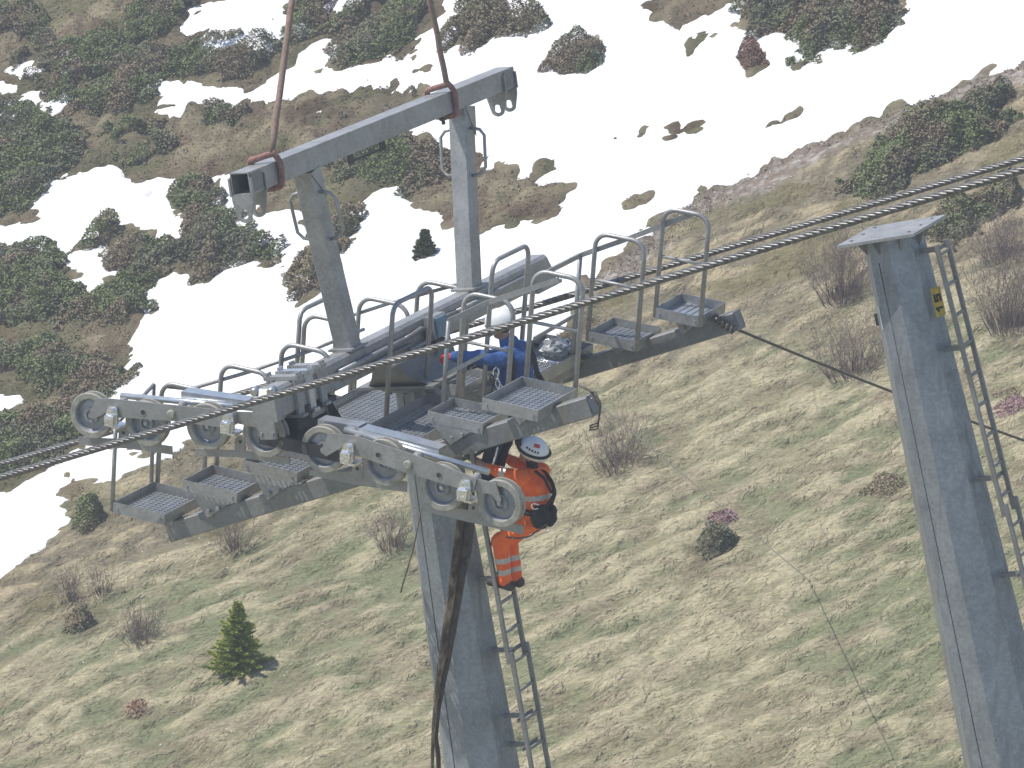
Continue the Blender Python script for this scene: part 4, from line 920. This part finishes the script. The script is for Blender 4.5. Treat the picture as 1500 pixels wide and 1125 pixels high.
PAL={'green':((.115,.135,.055),(.125,.125,.075),(.165,.13,.085)),'warm':((.14,.135,.07),(.17,.14,.085),(.19,.14,.095)),'rust':((.20,.11,.075),(.24,.15,.10),(.15,.09,.07)),'heather':((.23,.13,.145),(.21,.16,.11),(.18,.155,.09))}
def leafcol(x,y,pal,seed):
    A,B,C_=[np.array(q) for q in PAL[pal]]; n1=sstep(.42,.62,fbm(x/.8,y/.8,141+seed,3))[:,None]; n2=sstep(.5,.68,fbm(x/.6+5,y/.6,145+seed,3))[:,None]
    A,B,C_=A*1.4,B*1.4,C_*1.35; c_=A*(1-n1)+B*n1; c_=c_*(1-n2)+C_*n2; return np.clip(c_*(.7+.6*rng.random(len(x)))[:,None],0,1)
def shrub(name,polys,hmax,dens,size,pal,parent=None,seed=0,**kw):
    XS=[];YS=[];ZS=[]
    for p in polys:
        lo,hi=p.min(0)-.3,p.max(0)+.3; A=(hi-lo).prod(); n=int(A*dens); x=lo[0]+(hi[0]-lo[0])*rng.random(n); y=lo[1]+(hi[1]-lo[1])*rng.random(n)
        sm_=min(1.0,np.ptp(p,0).max()/2.2); d=sdist(x,y,p)+sm_*(.10+(fbm(x/.5,y/.5,101+seed,3)-.5)*.9)+(fbm(x/.15,y/.15,103+seed,2)-.5)*.25*sm_; k=d>-.02; x,y,d=x[k],y[k],d[k]
        lump=.4+.8*np.clip(fbm(x/.6,y/.6,111+seed,3)*1.6-.3,0,1); hgt=hmax*np.clip(d/min(.5,.22*np.ptp(p,0).max()),0,1)**.7*lump
        q=rng.random(len(x)); z=samp(Zg,np.clip(x,-13.9,13.9),np.clip(y,49.1,96.9))+hgt*(1-.45*q*q)+rng.normal(0,.012,len(x))
        if name=='shrub_cover': cl=fbm(x/1.0,y/1.0,131,3)>.35; x,y,z=x[cl],y[cl],z[cl]
        XS.append(x);YS.append(y);ZS.append(z)
    x,y,z=map(np.concatenate,(XS,YS,ZS)); V,F=leafcloud(x,y,z,size*(.7+.6*rng.random(len(x)))); C_=np.repeat(np.concatenate([leafcol(x,y,pal,seed),np.ones((len(x),1))],1),4,0)
    return npmesh(name,V,F,M['leaf'],parent=parent,attrs={'albedo':('POINT','FLOAT_COLOR',C_)},**kw)
shrub('shrub_cover',SHRG,.42,2300,.036,'green',kind='stuff')
for k,(p,lab) in enumerate(BUSH):
    g=BUSHG[k]; rust='rusty' in lab; small=np.ptp(g,0).max()<1.6
    cx,cy=g.mean(0); base=(cx,cy,float(samp(Zg,np.array([cx]),np.array([cy]))[0]))
    shrub('evergreen_bush' if not rust else 'dry_bush',[g],.55 if not small else .42,2800 if not small else 4200,.036 if not small else .03,'rust' if rust else ('warm' if k in(1,3) else 'green'),seed=k,loc=base,label=lab,cat='bush')
# ---- low heath carpet on the far slope
x,y=visible(110000,60,96); kk=(samp(snj,x,y)<-.05)&(samp(farz,x,y)>.3)&(samp(shd,x,y)<.2)&(samp(hu,x,y)>.30); x,y=x[kk],y[kk]; z=samp(Zg,x,y)+.03*rng.random(len(x))
V,F=leafcloud(x,y,z,.03*(.6+.8*rng.random(len(x)))); C_=np.stack([samp(c[...,k],x,y) for k in range(3)],1)*(.85+.6*rng.random((len(x),1)))*1.25
npmesh('heath',V,F,M['leaf'],attrs={'albedo':('POINT','FLOAT_COLOR',np.repeat(np.concatenate([np.clip(C_,0,1),np.ones((len(x),1))],1),4,0))},kind='stuff')
# ---- bare willow bushes
M['twig']=island_mat('bare_twig',[(.14,.105,.095),(.20,.155,.14),(.27,.21,.18),(.17,.135,.13)])
def bare(px,py,hpx,wpx,lab,n=150,seed=1):
    r=np.random.default_rng(seed); b0=ground_hit(px,py); sc=depth(b0)/FPX; hh=hpx*sc*1.05; ww=wpx*sc
    b0[2]=samp(Zg,np.array([b0[0]]),np.array([b0[1]]))[0]-.03
    V=[];F=[]
    def tw(p,d,l,w0,lev):
        q=p; segs=4; o=len(V); dd=d.copy(); sd=nrm(np.cross(dd,[.3,-1,.2])); sd2=np.cross(dd,sd)
        for s in range(segs+1):
            wv=w0*(1-.75*s/segs)
            for a in range(3): V.append(q+wv*(sd*math.cos(a*2.094)+sd2*math.sin(a*2.094)))
            if s>0 and lev<2 and r.random()<.7: tw(q,nrm(dd+r.normal(0,.5,3)+[0,0,.12]),l*.5,w0*.65,lev+1)
            q=q+dd*l/segs; dd=nrm(dd+r.normal(0,.16,3)+np.array([0,0,.06]))
        for s in range(segs):
            for a in range(3): F.append((o+s*3+a,o+s*3+(a+1)%3,o+s*3+3+(a+1)%3,o+s*3+3+a))
    for k in range(n):
        a=r.random()*2*math.pi; t=r.random()**.7; off=np.array([math.cos(a)*ww*.28*t,math.sin(a)*ww*.28*t,0])
        g=b0+off; g[2]+=.27*off[0]+.2*off[1]
        d=nrm(np.array([math.cos(a)*ww*.45*t-.06,math.sin(a)*ww*.45*t,hh*(.75+.2*r.random())])); tw(g,d,hh*(.5+.5*r.random()),.0062,0)
    npmesh('bare_bush',V,F,M['twig'],loc=b0,label=lab,cat='bush')
for k,a in enumerate(((1232,440,90,100,'leafless twiggy bush just left of the right pylon near its cap',150),(1250,545,75,120,'leafless sprawling bush left of the right pylon, lower of the two there',150),(1480,480,100,120,'tall leafless bush at the right edge beside the ladder of the right pylon',190),(1470,375,65,100,'leafless bush at the right edge just above the tall one',120),
  (905,682,65,110,'greyish leafless bush on the slope right of the orange worker',130),(105,882,50,50,'thin upright leafless bush near the left edge on the grass',50),(150,872,38,55,'low leaning leafless bush beside the thin upright one at left',40),(208,938,45,75,'spreading leafless bush left of the bright spruce',90),(345,805,45,60,'leafless bush on the grass below the front catwalk beam',70),(575,805,55,60,'pale leafless bush just left of the middle pylon',70))):
    bare(*a[:5],n=a[5],seed=20+k)
# ---- little spruces
M['needle']=island_mat('spruce_needles',[(.24,.29,.05),(.34,.39,.075),(.44,.47,.11),(.28,.32,.06)])
M['needled']=island_mat('dark_spruce_needles',[(.06,.08,.03),(.10,.12,.04),(.14,.15,.05)])
M['bark']=noise_mat('spruce_bark',(.05,.035,.025),(.10,.075,.055),scale=20,rough=.9)
def spruce(px,py,hpx,wpx,lab,mat,seed):
    r=np.random.default_rng(seed); b0=ground_hit(px,py); b0[2]=samp(Zg,np.array([b0[0]]),np.array([b0[1]]))[0]-.03; sc=depth(b0)/FPX; h=hpx*sc*1.04; w_=wpx*sc/2
    root=thing('spruce',b0,lab,'tree'); mb=MB(); mb.tube([b0,b0+np.array([.01,0,h*.5]),b0+np.array([0,0,h*.97])],[.03,.02,.005],7); mb.build('trunk',M['bark'],root)
    V=[];F=[]
    def needle(c,d,l,w):
        s=nrm(np.cross(d,r.normal(size=3))); o=len(V); V.extend([c-s*w,c+s*w,c+d*l+s*w*.3,c+d*l-s*w*.3]); F.append((o,o+1,o+2,o+3))
    nw=21
    for i in range(nw):
        t=i/(nw-1); z=h*(.03+.93*t); R_=w_*(1-t)**.85*(.85+.35*r.random())+.03; nb=int(11-6*t)
        for k in range(nb):
            a=2*math.pi*(k+r.random()*.7)/nb; ln=R_*(.6+.6*r.random()); d=nrm(np.array([math.cos(a),math.sin(a),-.05+.5*t+r.normal(0,.12)]))
            m_=int(30+ln*240)
            for s in range(m_):
                q=r.random()**.8; p=b0+np.array([0,0,z])+d*ln*q+np.array([0,0,.08*q*q*ln]); sd=np.cross(d,[0,0,1.]); 
                nd=nrm(d*.8+sd*r.normal(0,.7)+np.array([0,0,.25+r.normal(0,.3)])); needle(p,nd,.05+.03*r.random(),.0125)
    for s in range(30): needle(b0+np.array([0,0,h*(.9+.1*r.random())]),nrm([r.normal(0,.3),r.normal(0,.3),1]),.06,.008)
    npmesh('crown',V,F,mat,parent=root)
spruce(350,985,108,84,'small bright yellow-green spruce standing on the lower left grass',M['needle'],3)
spruce(623,374,42,30,'tiny dark spruce in the snow between the gantry posts',M['needled'],5)
# ---- pink heather patches
for k,(p,lab) in enumerate((([(1040,775),(1045,757),(1065,752),(1078,765),(1062,778)],'pink flowering heather patch below the pale string'),([(1275,720),(1283,700),(1315,695),(1325,712),(1300,725)],'pink flowering heather patch left of the right pylon'),([(186,1046),(192,1034),(208,1030),(212,1042),(200,1048)],'small rusty heather clump on the bottom left grass'),([(1455,600),(1470,575),(1500,570),(1500,600),(1475,612)],'dull pink heather patch at the right edge beyond the ladder'))):
    g=gpoly(p); cx,cy=g.mean(0); shrub('heather_patch',[g],.10,2200,.026,'rust' if k==2 else 'heather',seed=50+k,loc=(cx,cy,float(samp(Zg,np.array([cx]),np.array([cy]))[0])),label=lab,cat='heather')

# ---- pebbles on the bare strip along the snow and pale specks over the slope
def stones(n,keep,smin_,smax_,cols,name):
    x,y=visible(n,50,96); kk=keep(x,y); x,y=x[kk],y[kk]; n=len(x); z=samp(Zg,x,y); s=(smin_+(smax_-smin_)*rng.random(n)**2)[:,None]
    a=rng.random(n)*6.28; e1=np.stack([np.cos(a),np.sin(a),np.zeros(n)],1)*s*(.8+.5*rng.random((n,1))); e2=np.stack([-np.sin(a),np.cos(a),np.zeros(n)],1)*s*(.6+.5*rng.random((n,1))); e3=np.array([0,0,1.])*s*.6
    p=np.stack([x,y,z],1); V=np.stack([p-e1,p-e2,p+e1,p+e2,p+e3+.2*e1],1).reshape(-1,3); k=np.arange(n)[:,None]*5
    F=np.concatenate([k+np.array([[0,1,4]]),k+np.array([[1,2,4]]),k+np.array([[2,3,4]]),k+np.array([[3,0,4]])],1).reshape(-1,3)
    npmesh(name,V,F,island_mat(name+'_stone',cols,.9),kind='stuff')
stones(60000,lambda x,y:(samp(grav,x,y)>.3)&(samp(snj,x,y)<-.05),.012,.05,[(.16,.14,.12),(.30,.28,.25),(.46,.44,.40),(.24,.21,.18)],'gravel')
stones(2600,lambda x,y:(samp(farz,x,y)<.5)&(samp(snj,x,y)<-.3),.010,.028,[(.30,.28,.22),(.5,.48,.42),(.6,.58,.52)],'pebbles')
# ================================================================== PEOPLE
def smin(a,b,k):
    h=np.clip(.5+.5*(b-a)/k,0,1); return b*(1-h)+a*h-k*h*(1-h)
def cone_d(Pt,a,b,ra,rb):
    ab=b-a; t=np.clip(((Pt-a)@ab)/(ab@ab+1e-12),0,1); return np.linalg.norm(Pt-a-t[...,None]*ab,axis=-1)-(ra+(rb-ra)*t),t
def ell_d(Pt,c,ax,r):
    q=(Pt-c)@np.array(ax).T; k0=np.linalg.norm(q/r,axis=-1); k1=np.linalg.norm(q/np.square(r),axis=-1)+1e-9; return k0*(k0-1)/k1
def body(name,prims,mats,parent,res=.0095,k=.03):
    # prims: (kind, mat, blend, args...)  ->  one continuous surface by surface nets
    pts=[]; 
    for p in prims:
        if p[0]=='c': pts+= [p[3]-max(p[5],p[6])-.04,p[3]+max(p[5],p[6])+.04,p[4]-max(p[5],p[6])-.04,p[4]+max(p[5],p[6])+.04]
        else: pts+=[p[3]-max(p[5])-.04,p[3]+max(p[5])+.04]
    pts=np.array(pts);lo=pts.min(0);hi=pts.max(0); n=np.ceil((hi-lo)/res).astype(int)+1
    D=np.full(n,1.0,np.float32)
    def win(p):
        if p[0]=='c': m=max(p[5],p[6])+.07; a=np.minimum(p[3],p[4])-m; b=np.maximum(p[3],p[4])+m
        else: m=max(p[5])+.07; a=p[3]-m;b=p[3]+m
        i0=np.maximum(((a-lo)/res).astype(int),0); i1=np.minimum(((b-lo)/res).astype(int)+2,n); return i0,i1
    def dist(p,Q):
        if p[0]=='c': return cone_d(Q,p[3],p[4],p[5],p[6])
        return ell_d(Q,p[3],p[4],np.array(p[5])),np.zeros(Q.shape[:-1])
    for p in prims:
        i0,i1=win(p); g=[lo[a]+res*np.arange(i0[a],i1[a]) for a in range(3)]
        Q=np.stack(np.meshgrid(*g,indexing='ij'),-1); d,_=dist(p,Q)
        if mats[p[1]][1]: d=d+mats[p[1]][1]*((vn(Q[...,0]*9+Q[...,2]*5,Q[...,1]*9-Q[...,2]*11,5)-.5)+.6*(vn(Q[...,0]*21-Q[...,2]*9,Q[...,2]*17+Q[...,1]*21,6)-.5))
        sl=tuple(slice(i0[a],i1[a]) for a in range(3)); D[sl]=smin(D[sl],d.astype(np.float32),p[2])
    ins=D<0
    c=[ins[(slice(None,-1) if not a&1 else slice(1,None)),(slice(None,-1) if not a&2 else slice(1,None)),(slice(None,-1) if not a&4 else slice(1,None))] for a in range(8)]
    sm_=sum(x.astype(int) for x in c); cell=(sm_>0)&(sm_<8); idx=-np.ones(cell.shape,np.int64); idx[cell]=np.arange(cell.sum()); ci=np.argwhere(cell)
    acc=np.zeros((len(ci),3));cnt=np.zeros(len(ci)); off=[np.array([a&1,(a>>1)&1,(a>>2)&1]) for a in range(8)]
    for a in range(8):
        for b in range(a+1,8):
            if bin(a^b).count('1')!=1: continue
            da=D[tuple((ci+off[a]).T)];db=D[tuple((ci+off[b]).T)]; cr=(da<0)!=(db<0); t=np.where(cr,da/(da-db+1e-12),0)
            acc+=np.where(cr[:,None],off[a]+(off[b]-off[a])*t[:,None],0); cnt+=cr
    V=lo+res*(ci+acc/cnt[:,None])
    Fq=[]
    for ax in range(3):
        u,v=(ax+1)%3,(ax+2)%3
        s0=[slice(None)]*3;s1=[slice(None)]*3;s0[ax]=slice(None,-1);s1[ax]=slice(1,None)
        A=ins[tuple(s0)];B=ins[tuple(s1)]; e=np.argwhere(A!=B); e=e[(e[:,u]>0)&(e[:,v]>0)]
        eu_=np.eye(3,dtype=int)[u];ev_=np.eye(3,dtype=int)[v]
        q=np.stack([idx[tuple((e-eu_-ev_).T)],idx[tuple((e-ev_).T)],idx[tuple(e.T)],idx[tuple((e-eu_).T)]],1)
        fl=A[tuple(e.T)]; q=np.where(fl[:,None],q,q[:,::-1]); Fq.append(q)
    Fq=np.concatenate(Fq); Fq=Fq[(Fq>=0).all(1)]
    C=V[Fq].mean(1); best=np.full(len(C),9.);mi=np.zeros(len(C),int)
    for p in prims:
        d,t=dist(p,C); m=np.full(len(C),p[1]); 
        bands=p[7] if len(p)>7 else ()
        for (t0,t1,bm) in bands: m=np.where((t>t0)&(t<t1),bm,m)
        k_=d<best; best=np.where(k_,d,best); mi=np.where(k_,m,mi)
    return npmesh(name,V,Fq,[M[x[0]] for x in mats],smooth=True,parent=parent,mi=mi)
def hand(prims,w,d,n,th,mat,curl=.6,k=.006,s=1.0):
    # w wrist, d pointing dir, n back-of-hand normal, th thumb side
    d=nrm(d); th=nrm(th-d*(th@d)); n=nrm(np.cross(d,th))*(1 if np.dot(np.cross(d,th),n)>0 else -1)
    pe=w+d*.085*s
    prims.append(('c',mat,.012,w+d*.01-th*.012*s,pe-th*.018*s,.026*s,.024*s)); prims.append(('c',mat,.012,w+d*.01+th*.012*s,pe+th*.018*s,.026*s,.023*s))
    for i,(o,l) in enumerate(((.033,.070),(.011,.078),(-.011,.073),(-.032,.058))):
        b=pe+th*o*s; d1=nrm(d*math.cos(curl*.6)-n*math.sin(curl*.6)); d2=nrm(d*math.cos(curl*1.7)-n*math.sin(curl*1.7)); m=b+d1*l*.5*s; e=m+d2*l*.5*s
        prims.append(('c',mat,k,b,m,.0115*s,.0105*s)); prims.append(('c',mat,k,m,e,.0105*s,.009*s))
    tb=w+d*.03*s+th*.03*s; tm=tb+nrm(d*.7+th*.7-n*.3)*.038*s; te=tm+nrm(d*.9+th*.1-n*.5)*.032*s
    prims.append(('c',mat,k,tb,tm,.0145*s,.0125*s)); prims.append(('c',mat,k,tm,te,.0125*s,.010*s))
def J(x,y,u): return H(*H.on(x,y,0,u))
def head_prims(c,f,up,skin,hair,eye):
    f=nrm(f-up*(f@up)); s=np.cross(up,f); ax=[f,s,up]
    return [('e',hair,.02,c+up*.025-f*.015,ax,(.098,.078,.098)),('e',skin,.02,c+f*.03-up*.02,ax,(.068,.066,.105)),('e',skin,.015,c+f*.062-up*.085,ax,(.035,.04,.032)),
      ('c',skin,.008,c+f*.094+up*.0,c+f*.115-up*.035,.010,.014),('e',skin,.006,c+s*.076-up*.02-f*.012,ax,(.018,.012,.032)),('e',skin,.006,c-s*.076-up*.02-f*.012,ax,(.018,.012,.032)),
      ('e',eye,.002,c+f*.089+s*.03+up*.002,ax,(.012,.014,.009)),('e',eye,.002,c+f*.089-s*.03+up*.002,ax,(.012,.014,.009)),('e',eye,.002,c+f*.093-up*.06,ax,(.008,.024,.005))]
def helmet(parent,c,f,up,vents=False,brim=True):
    f=nrm(f-up*(f@up)); s=np.cross(up,f); mb=MB(); n=28;m=9; vs=[];fs=[]; rx,ry,rz=.16,.135,.138
    for i in range(m+1):
        t=(math.pi/2+.16)*i/m
        for k in range(n):
            a=2*math.pi*k/n; fl=1+.05*(i==m)
            vs.append(c+f*rx*fl*math.sin(t)*math.cos(a)+s*ry*fl*math.sin(t)*math.sin(a)+up*rz*math.cos(t))
    # inner lip
    for k in range(n):
        a=2*math.pi*k/n; vs.append(c+f*(rx-.018)*math.cos(a)+s*(ry-.018)*math.sin(a)-up*.012)
    for i in range(m+1):
        for k in range(n): fs.append((i*n+k,i*n+(k+1)%n,(i+1)*n+(k+1)%n,(i+1)*n+k))
    mb.add(vs,fs,0,True); o=mb.build('helmet',M['helmet'],parent)
    def on(a,t,off=.002): return c+f*(rx+off)*math.sin(t)*math.cos(a)+s*(ry+off)*math.sin(t)*math.sin(a)+up*(rz+off)*math.cos(t)
    if vents:
        for a0 in(1,-1):
            for k in range(5):
                a=a0*(math.pi/2+.1+.22*(k-2)); t=1.02; p=on(a,t,.0); nn=nrm(p-c); mb=MB(); mb.lathe(p,nn,[(0,.004),(.011,.004),(.011,-.004)],10); mb.build('vent_hole',M['dark'],o)
        mb=MB(); mb.tube([on(a,1.42+.10*math.cos(a),.008) for a in np.linspace(0,2*math.pi,29)[:-1]],.017,6,closed=True,flat=.6); mb.build('goggle_strap',M['black'],o)
        mb=MB(); q=[on(a,1.30,.02) for a in np.linspace(-.75,.75,9)]; mb.tube(q,[.026,.034,.036,.036,.034,.036,.036,.034,.026],8,flat=.6); mb.build('goggles',M['black'],o)
        mb=MB()
        for k in range(2):
            p=on(math.pi/2+.35,.5+.14*k); nn=nrm(p-c); q=nrm(np.cross(nn,up)); r_=np.cross(nn,q)
            mb.prism([p+q*.03-r_*.008,p-q*.03-r_*.008,p-q*.03+r_*.008,p+q*.03+r_*.008],nn*.003)
        mb.build('red_mark',M['redglove'],o)
    return o
# ---- worker in orange on the ladder
f2=-ev
ft=SL(0,n0(SL.on(738,863,0,0)[2]),SL.on(738,863,0,0)[2])
w2=thing('person',J(742,858,0),'worker in orange hi-vis clothes and white helmet standing on the ladder of the middle pylon','person')
mats=[('orange',.012),('reflect',.012),('skin',0),('boot',0),('greyglove',0),('hair',0),('black',.006),('dark',0)]
pr=[]; C=lambda m,b,a,b2,ra,rb,bands=(): pr.append(('c',m,b,np.array(a),np.array(b2),ra,rb,bands))
pel=J(777,761,0);wai=J(789,740,0);che=J(785,712,0);nek=J(781,692,0); hc=J(778,664,0)+ew*.0
lsh=J(764,701,-.19);rsh=J(793,691,.19)
C(0,.04,che,wai,.150,.140,((.35,.62,1),)); C(0,.04,wai,pel,.14,.14); C(0,.05,lsh,rsh,.082,.082); C(0,.05,che+ev*.02,nek,.12,.07)
C(6,.02,nek,hc-ew*.02,.056,.055)
lhip=J(768,771,-.1);rhip=J(778,762,.1); lkn=J(733,792,-.12);rkn=J(747,789,.12); lan=J(740,848,-.1);ran=J(754,843,.12)
C(0,.04,lhip,lhip*.6+lkn*.4,.095,.09); C(0,.04,rhip,rhip*.6+rkn*.4,.095,.09)
C(0,.03,lhip*.6+lkn*.4,lkn,.09,.078); C(0,.03,rhip*.6+rkn*.4,rkn,.09,.078)
sb=((.42,.56,1),(.72,.86,1)); C(0,.03,lkn,lan,.078,.07,sb); C(0,.03,rkn,ran,.078,.07,sb)
for an_,s_ in((lan,-1),(ran,1)):
    C(3,.02,an_-ez*.02,an_-ez*.055+ev*.05,.052,.05); C(3,.03,an_-ez*.058+ev*.05,an_-ez*.07-ev*.17,.046,.038)
lel=J(728,690,-.2);lwr=J(694,673,-.12); rel=J(752,676,.16);rwr=J(716,657,.12)
C(0,.03,lsh,lel,.078,.058,((.62,.86,1),)); C(0,.02,lel,lel*.75+lwr*.25,.056,.05); C(2,.015,lel*.75+lwr*.25,lwr,.043,.033)
C(0,.03,rsh,rel,.076,.058); C(0,.02,rel,rel*.75+rwr*.25,.056,.05); C(2,.015,rel*.75+rwr*.25,rwr,.043,.033)
hand(pr,lwr,lwr-lel,ez,eu,4,curl=.9); hand(pr,rwr,rwr-rel,ez,-eu,4,curl=.9)
hu2=nrm(ez*.9+ev*.42-eu*.18); hf2=nrm(-ev*1.0-eu*.12+ez*.3)
pr+=head_prims(hc,hf2,hu2,2,5,7)
body('body',pr,mats,w2)
hel=helmet(w2,hc+hu2*.045-nrm(hf2)*.01,hf2,hu2,vents=True)
mb=MB(); ring=lambda c,ax,r,n=26: [c+r*(nrm(np.cross(ax,[.2,.1,1]))*math.cos(a)+nrm(np.cross(ax,nrm(np.cross(ax,[.2,.1,1]))))*math.sin(a)) for a in np.linspace(0,2*math.pi,n)[:-1]]
ax2=nrm(pel-wai); mb.tube([p for p in ring(wai*.75+pel*.25,ez,.163)],.032,8,closed=True,flat=.9); mb.build('harness_belt',M['black'],w2)
def strap(pts,r,mat,name,par):
    pts=np.array(pts); 
    fine=[]; 
    for i in range(len(pts)-1):
        for t in np.linspace(0,1,4,endpoint=False): fine.append(pts[i]*(1-t)+pts[i+1]*t)
    fine.append(pts[-1]); fine=np.array(fine); sm=fine.copy(); sm[1:-1]=(fine[:-2]+2*fine[1:-1]+fine[2:])/4
    mb=MB(); mb.tube(list(sm),r,6); return mb.build(name,M[mat],par)
strap([J(806,742,-.08),J(813,722,-.06),J(808,705,-.02),J(797,690,.05),J(782,690,.0)],.020,'black','harness_strap',w2)
strap([J(795,745,-.18),J(806,735,-.13),J(809,728,-.05)],.018,'black','harness_strap',w2)
strap([J(784,690,-.10),J(797,700,-.12),J(808,722,-.07)],.016,'black','harness_strap',w2)
mb=blob(tuple(H.M@(J(792,757,-.16)-H.o)),.08,.10,.12,seed=8,amp=.12); mb.build('tool_pouch',M['black'],w2)
mb=blob(tuple(H.M@(J(806,755,-.05)-H.o)),.07,.07,.11,seed=9,amp=.12); mb.build('tool_pouch',M['black'],w2)
strap([J(800,768,-.2),J(789,776,-.28),J(776,786,-.3),J(758,789,-.26),J(742,787,-.2)],.009,'thinrope','lanyard',w2)
strap([J(790,740,-.2),J(781,737,-.24),J(778,741,-.25),J(781,746,-.24),J(789,745,-.2)],.008,'chrome','karabiner',w2)
# ---- worker in blue between the catwalks
w1=thing('person',J(712,702,0),'worker in blue jacket, white helmet and red gloves leaning towards the crossarm','person')
mats=[('blue',.014),('navy',.012),('skin',0),('boot',0),('redglove',0),('hair',0),('black',.004),('dark',0)]
pr=[]
pel=J(748,592,0);wai=J(756,562,0);che=J(756,532,0);nek=J(743,502,0);hc=J(734,478,0)
lsh=J(736,524,-.19);rsh=J(764,512,.2)
C(0,.05,che,wai,.165,.155); C(0,.05,wai,pel,.155,.15); C(0,.05,lsh,rsh,.09,.09); C(0,.05,che,nek,.13,.075); C(0,.03,nek+ev*.03,nek+ev*.06+ez*.02,.075,.06)
C(2,.02,nek,hc-ez*.02,.056,.055)
lhip=J(741,603,-.1);rhip=J(752,594,.1);lkn=J(722,651,-.12);rkn=J(738,646,.12);lan=J(711,698,-.1);ran=J(727,692,.1)
C(1,.04,lhip,lkn,.105,.08);C(1,.04,rhip,rkn,.105,.08);C(1,.03,lkn,lan,.08,.07);C(1,.03,rkn,ran,.08,.07)
for an_ in(lan,ran):
    C(3,.02,an_-ez*.02,an_-ez*.055+ev*.04,.052,.05); C(3,.03,an_-ez*.058+ev*.04,an_-ez*.07-ev*.17,.046,.038)
lel=J(703,524,-.26);lwr=J(667,522,-.22);rel=J(738,540,.2);rwr=J(706,534,.1)
C(0,.04,lsh,lel,.092,.076);C(0,.02,lel,lwr,.07,.054);C(0,.04,rsh,rel,.085,.066);C(0,.02,rel,rwr,.06,.046)
hand(pr,lwr-(lel-lwr)*.02,lwr-lel,ez,eu,4,curl=1.0,s=1.3);hand(pr,rwr,rwr-rel,ez,-eu,6,curl=1.0,s=1.1)
hu1=nrm(ez-ev*.22);hf1=nrm(-ev*1-ez*.25+eu*.1)
pr+=head_prims(hc,hf1,hu1,2,5,7)
body('body',pr,mats,w1)
hel=helmet(w1,hc+hu1*.045,hf1,hu1)
for s_ in(-1,1):
    c=hc+eu*s_*.095-hu1*.02-ev*.0; mb=MB(); mb.lathe(c,eu*s_,[(0,.02),(.03,.018),(.036,0),(.036,-.02)],16); mb.build('ear_muff',M['muff'],w1)
    strap([c,c+hu1*.05,c+hu1*.09+ev*.02],.006,'black','muff_arm',w1)
strap([J(771,507,-.1),J(781,520,-.12),J(786,545,-.12),J(795,560,-.05)],.028,'black','harness_strap',w1)
strap([J(744,565,-.17),J(762,572,-.17),J(785,565,-.08),J(797,560,.05)],.026,'black','harness_belt',w1)
strap([J(745,512,-.16),J(752,530,-.19),J(752,560,-.18)],.02,'black','harness_strap',w1)
kb=strap([J(729,536,-.24),J(723,541,-.26),J(722,552,-.27),J(727,556,-.27),J(731,546,-.26),J(729,538,-.25)],.010,'chrome','karabiner',w1)
for k,(x,y) in enumerate(((721,556),(729,562),(724,572),(734,571),(719,582),(737,582))):
    strap([J(x,y-8,-.27),J(x+4,y,-.28),J(x+1,y+9,-.28),J(x-4,y,-.27),J(x-1,y-8,-.27)],.008,'chrome' if k%2 else 'dark','karabiner',w1)
strap([J(729,655,-.24),J(726,668,-.24),J(722,680,-.24)],.01,'white','tool_cord',w1)
# ================================================================== LIGHT
SUN_EL=R(60); sund=nrm([-math.sin(R(95))*math.cos(SUN_EL),-math.cos(R(95))*math.cos(SUN_EL),math.sin(SUN_EL)])
w=bpy.data.worlds.new('World'); S.world=w; w.use_nodes=True; nt=w.node_tree
sky=nt.nodes.new('ShaderNodeTexSky'); sky.sky_type='NISHITA'; sky.sun_disc=False
el=math.asin(sund[2]); az=math.atan2(sund[0],sund[1]); sky.sun_elevation=el; sky.sun_rotation=az
sky.altitude=1900; sky.air_density=1.0; sky.dust_density=1.2
nt.links.new(sky.outputs[0],nt.nodes['Background'].inputs[0]); nt.nodes['Background'].inputs[1].default_value=.13
sl_=bpy.data.lights.new('sun','SUN'); sl_.energy=3.8; sl_.angle=R(.5); sl_.color=(1,.955,.89)
so=bpy.data.objects.new('sun',sl_); COL.objects.link(so); so.rotation_euler=Vector(-sund).to_track_quat('-Z','Y').to_euler(); so.location=(-30,0,60)
vs_=S.view_settings; vs_.view_transform='Standard'; vs_.look='None'; vs_.gamma=1; vs_.use_curve_mapping=False; vs_.exposure=.43
S.cycles.max_bounces=6

# ---- thin mountain haze
m=bpy.data.materials.new('haze_air'); m.use_nodes=True; nt=m.node_tree; nt.nodes.clear()
o_=nt.nodes.new('ShaderNodeOutputMaterial'); v_=nt.nodes.new('ShaderNodeVolumePrincipled'); v_.inputs['Color'].default_value=(.93,.95,1,1); v_.inputs['Density'].default_value=.0017; v_.inputs['Anisotropy'].default_value=.2
nt.links.new(v_.outputs[0],o_.inputs['Volume'])
zl=float(Zg.min())-1; zh=max(CAMZ+3,float(Zg.max())+3)
mb=MB(); Fh=Frame((0,0,0),(1,0,0),(0,1,0),(0,0,1)); mb.box(Fh,(gx[0]-2,gy[0]-2,zl),(gx[-1]+2,gy[-1]+2,zh)); mb.build('haze',m,None,loc=(0,0,zl),kind='stuff')
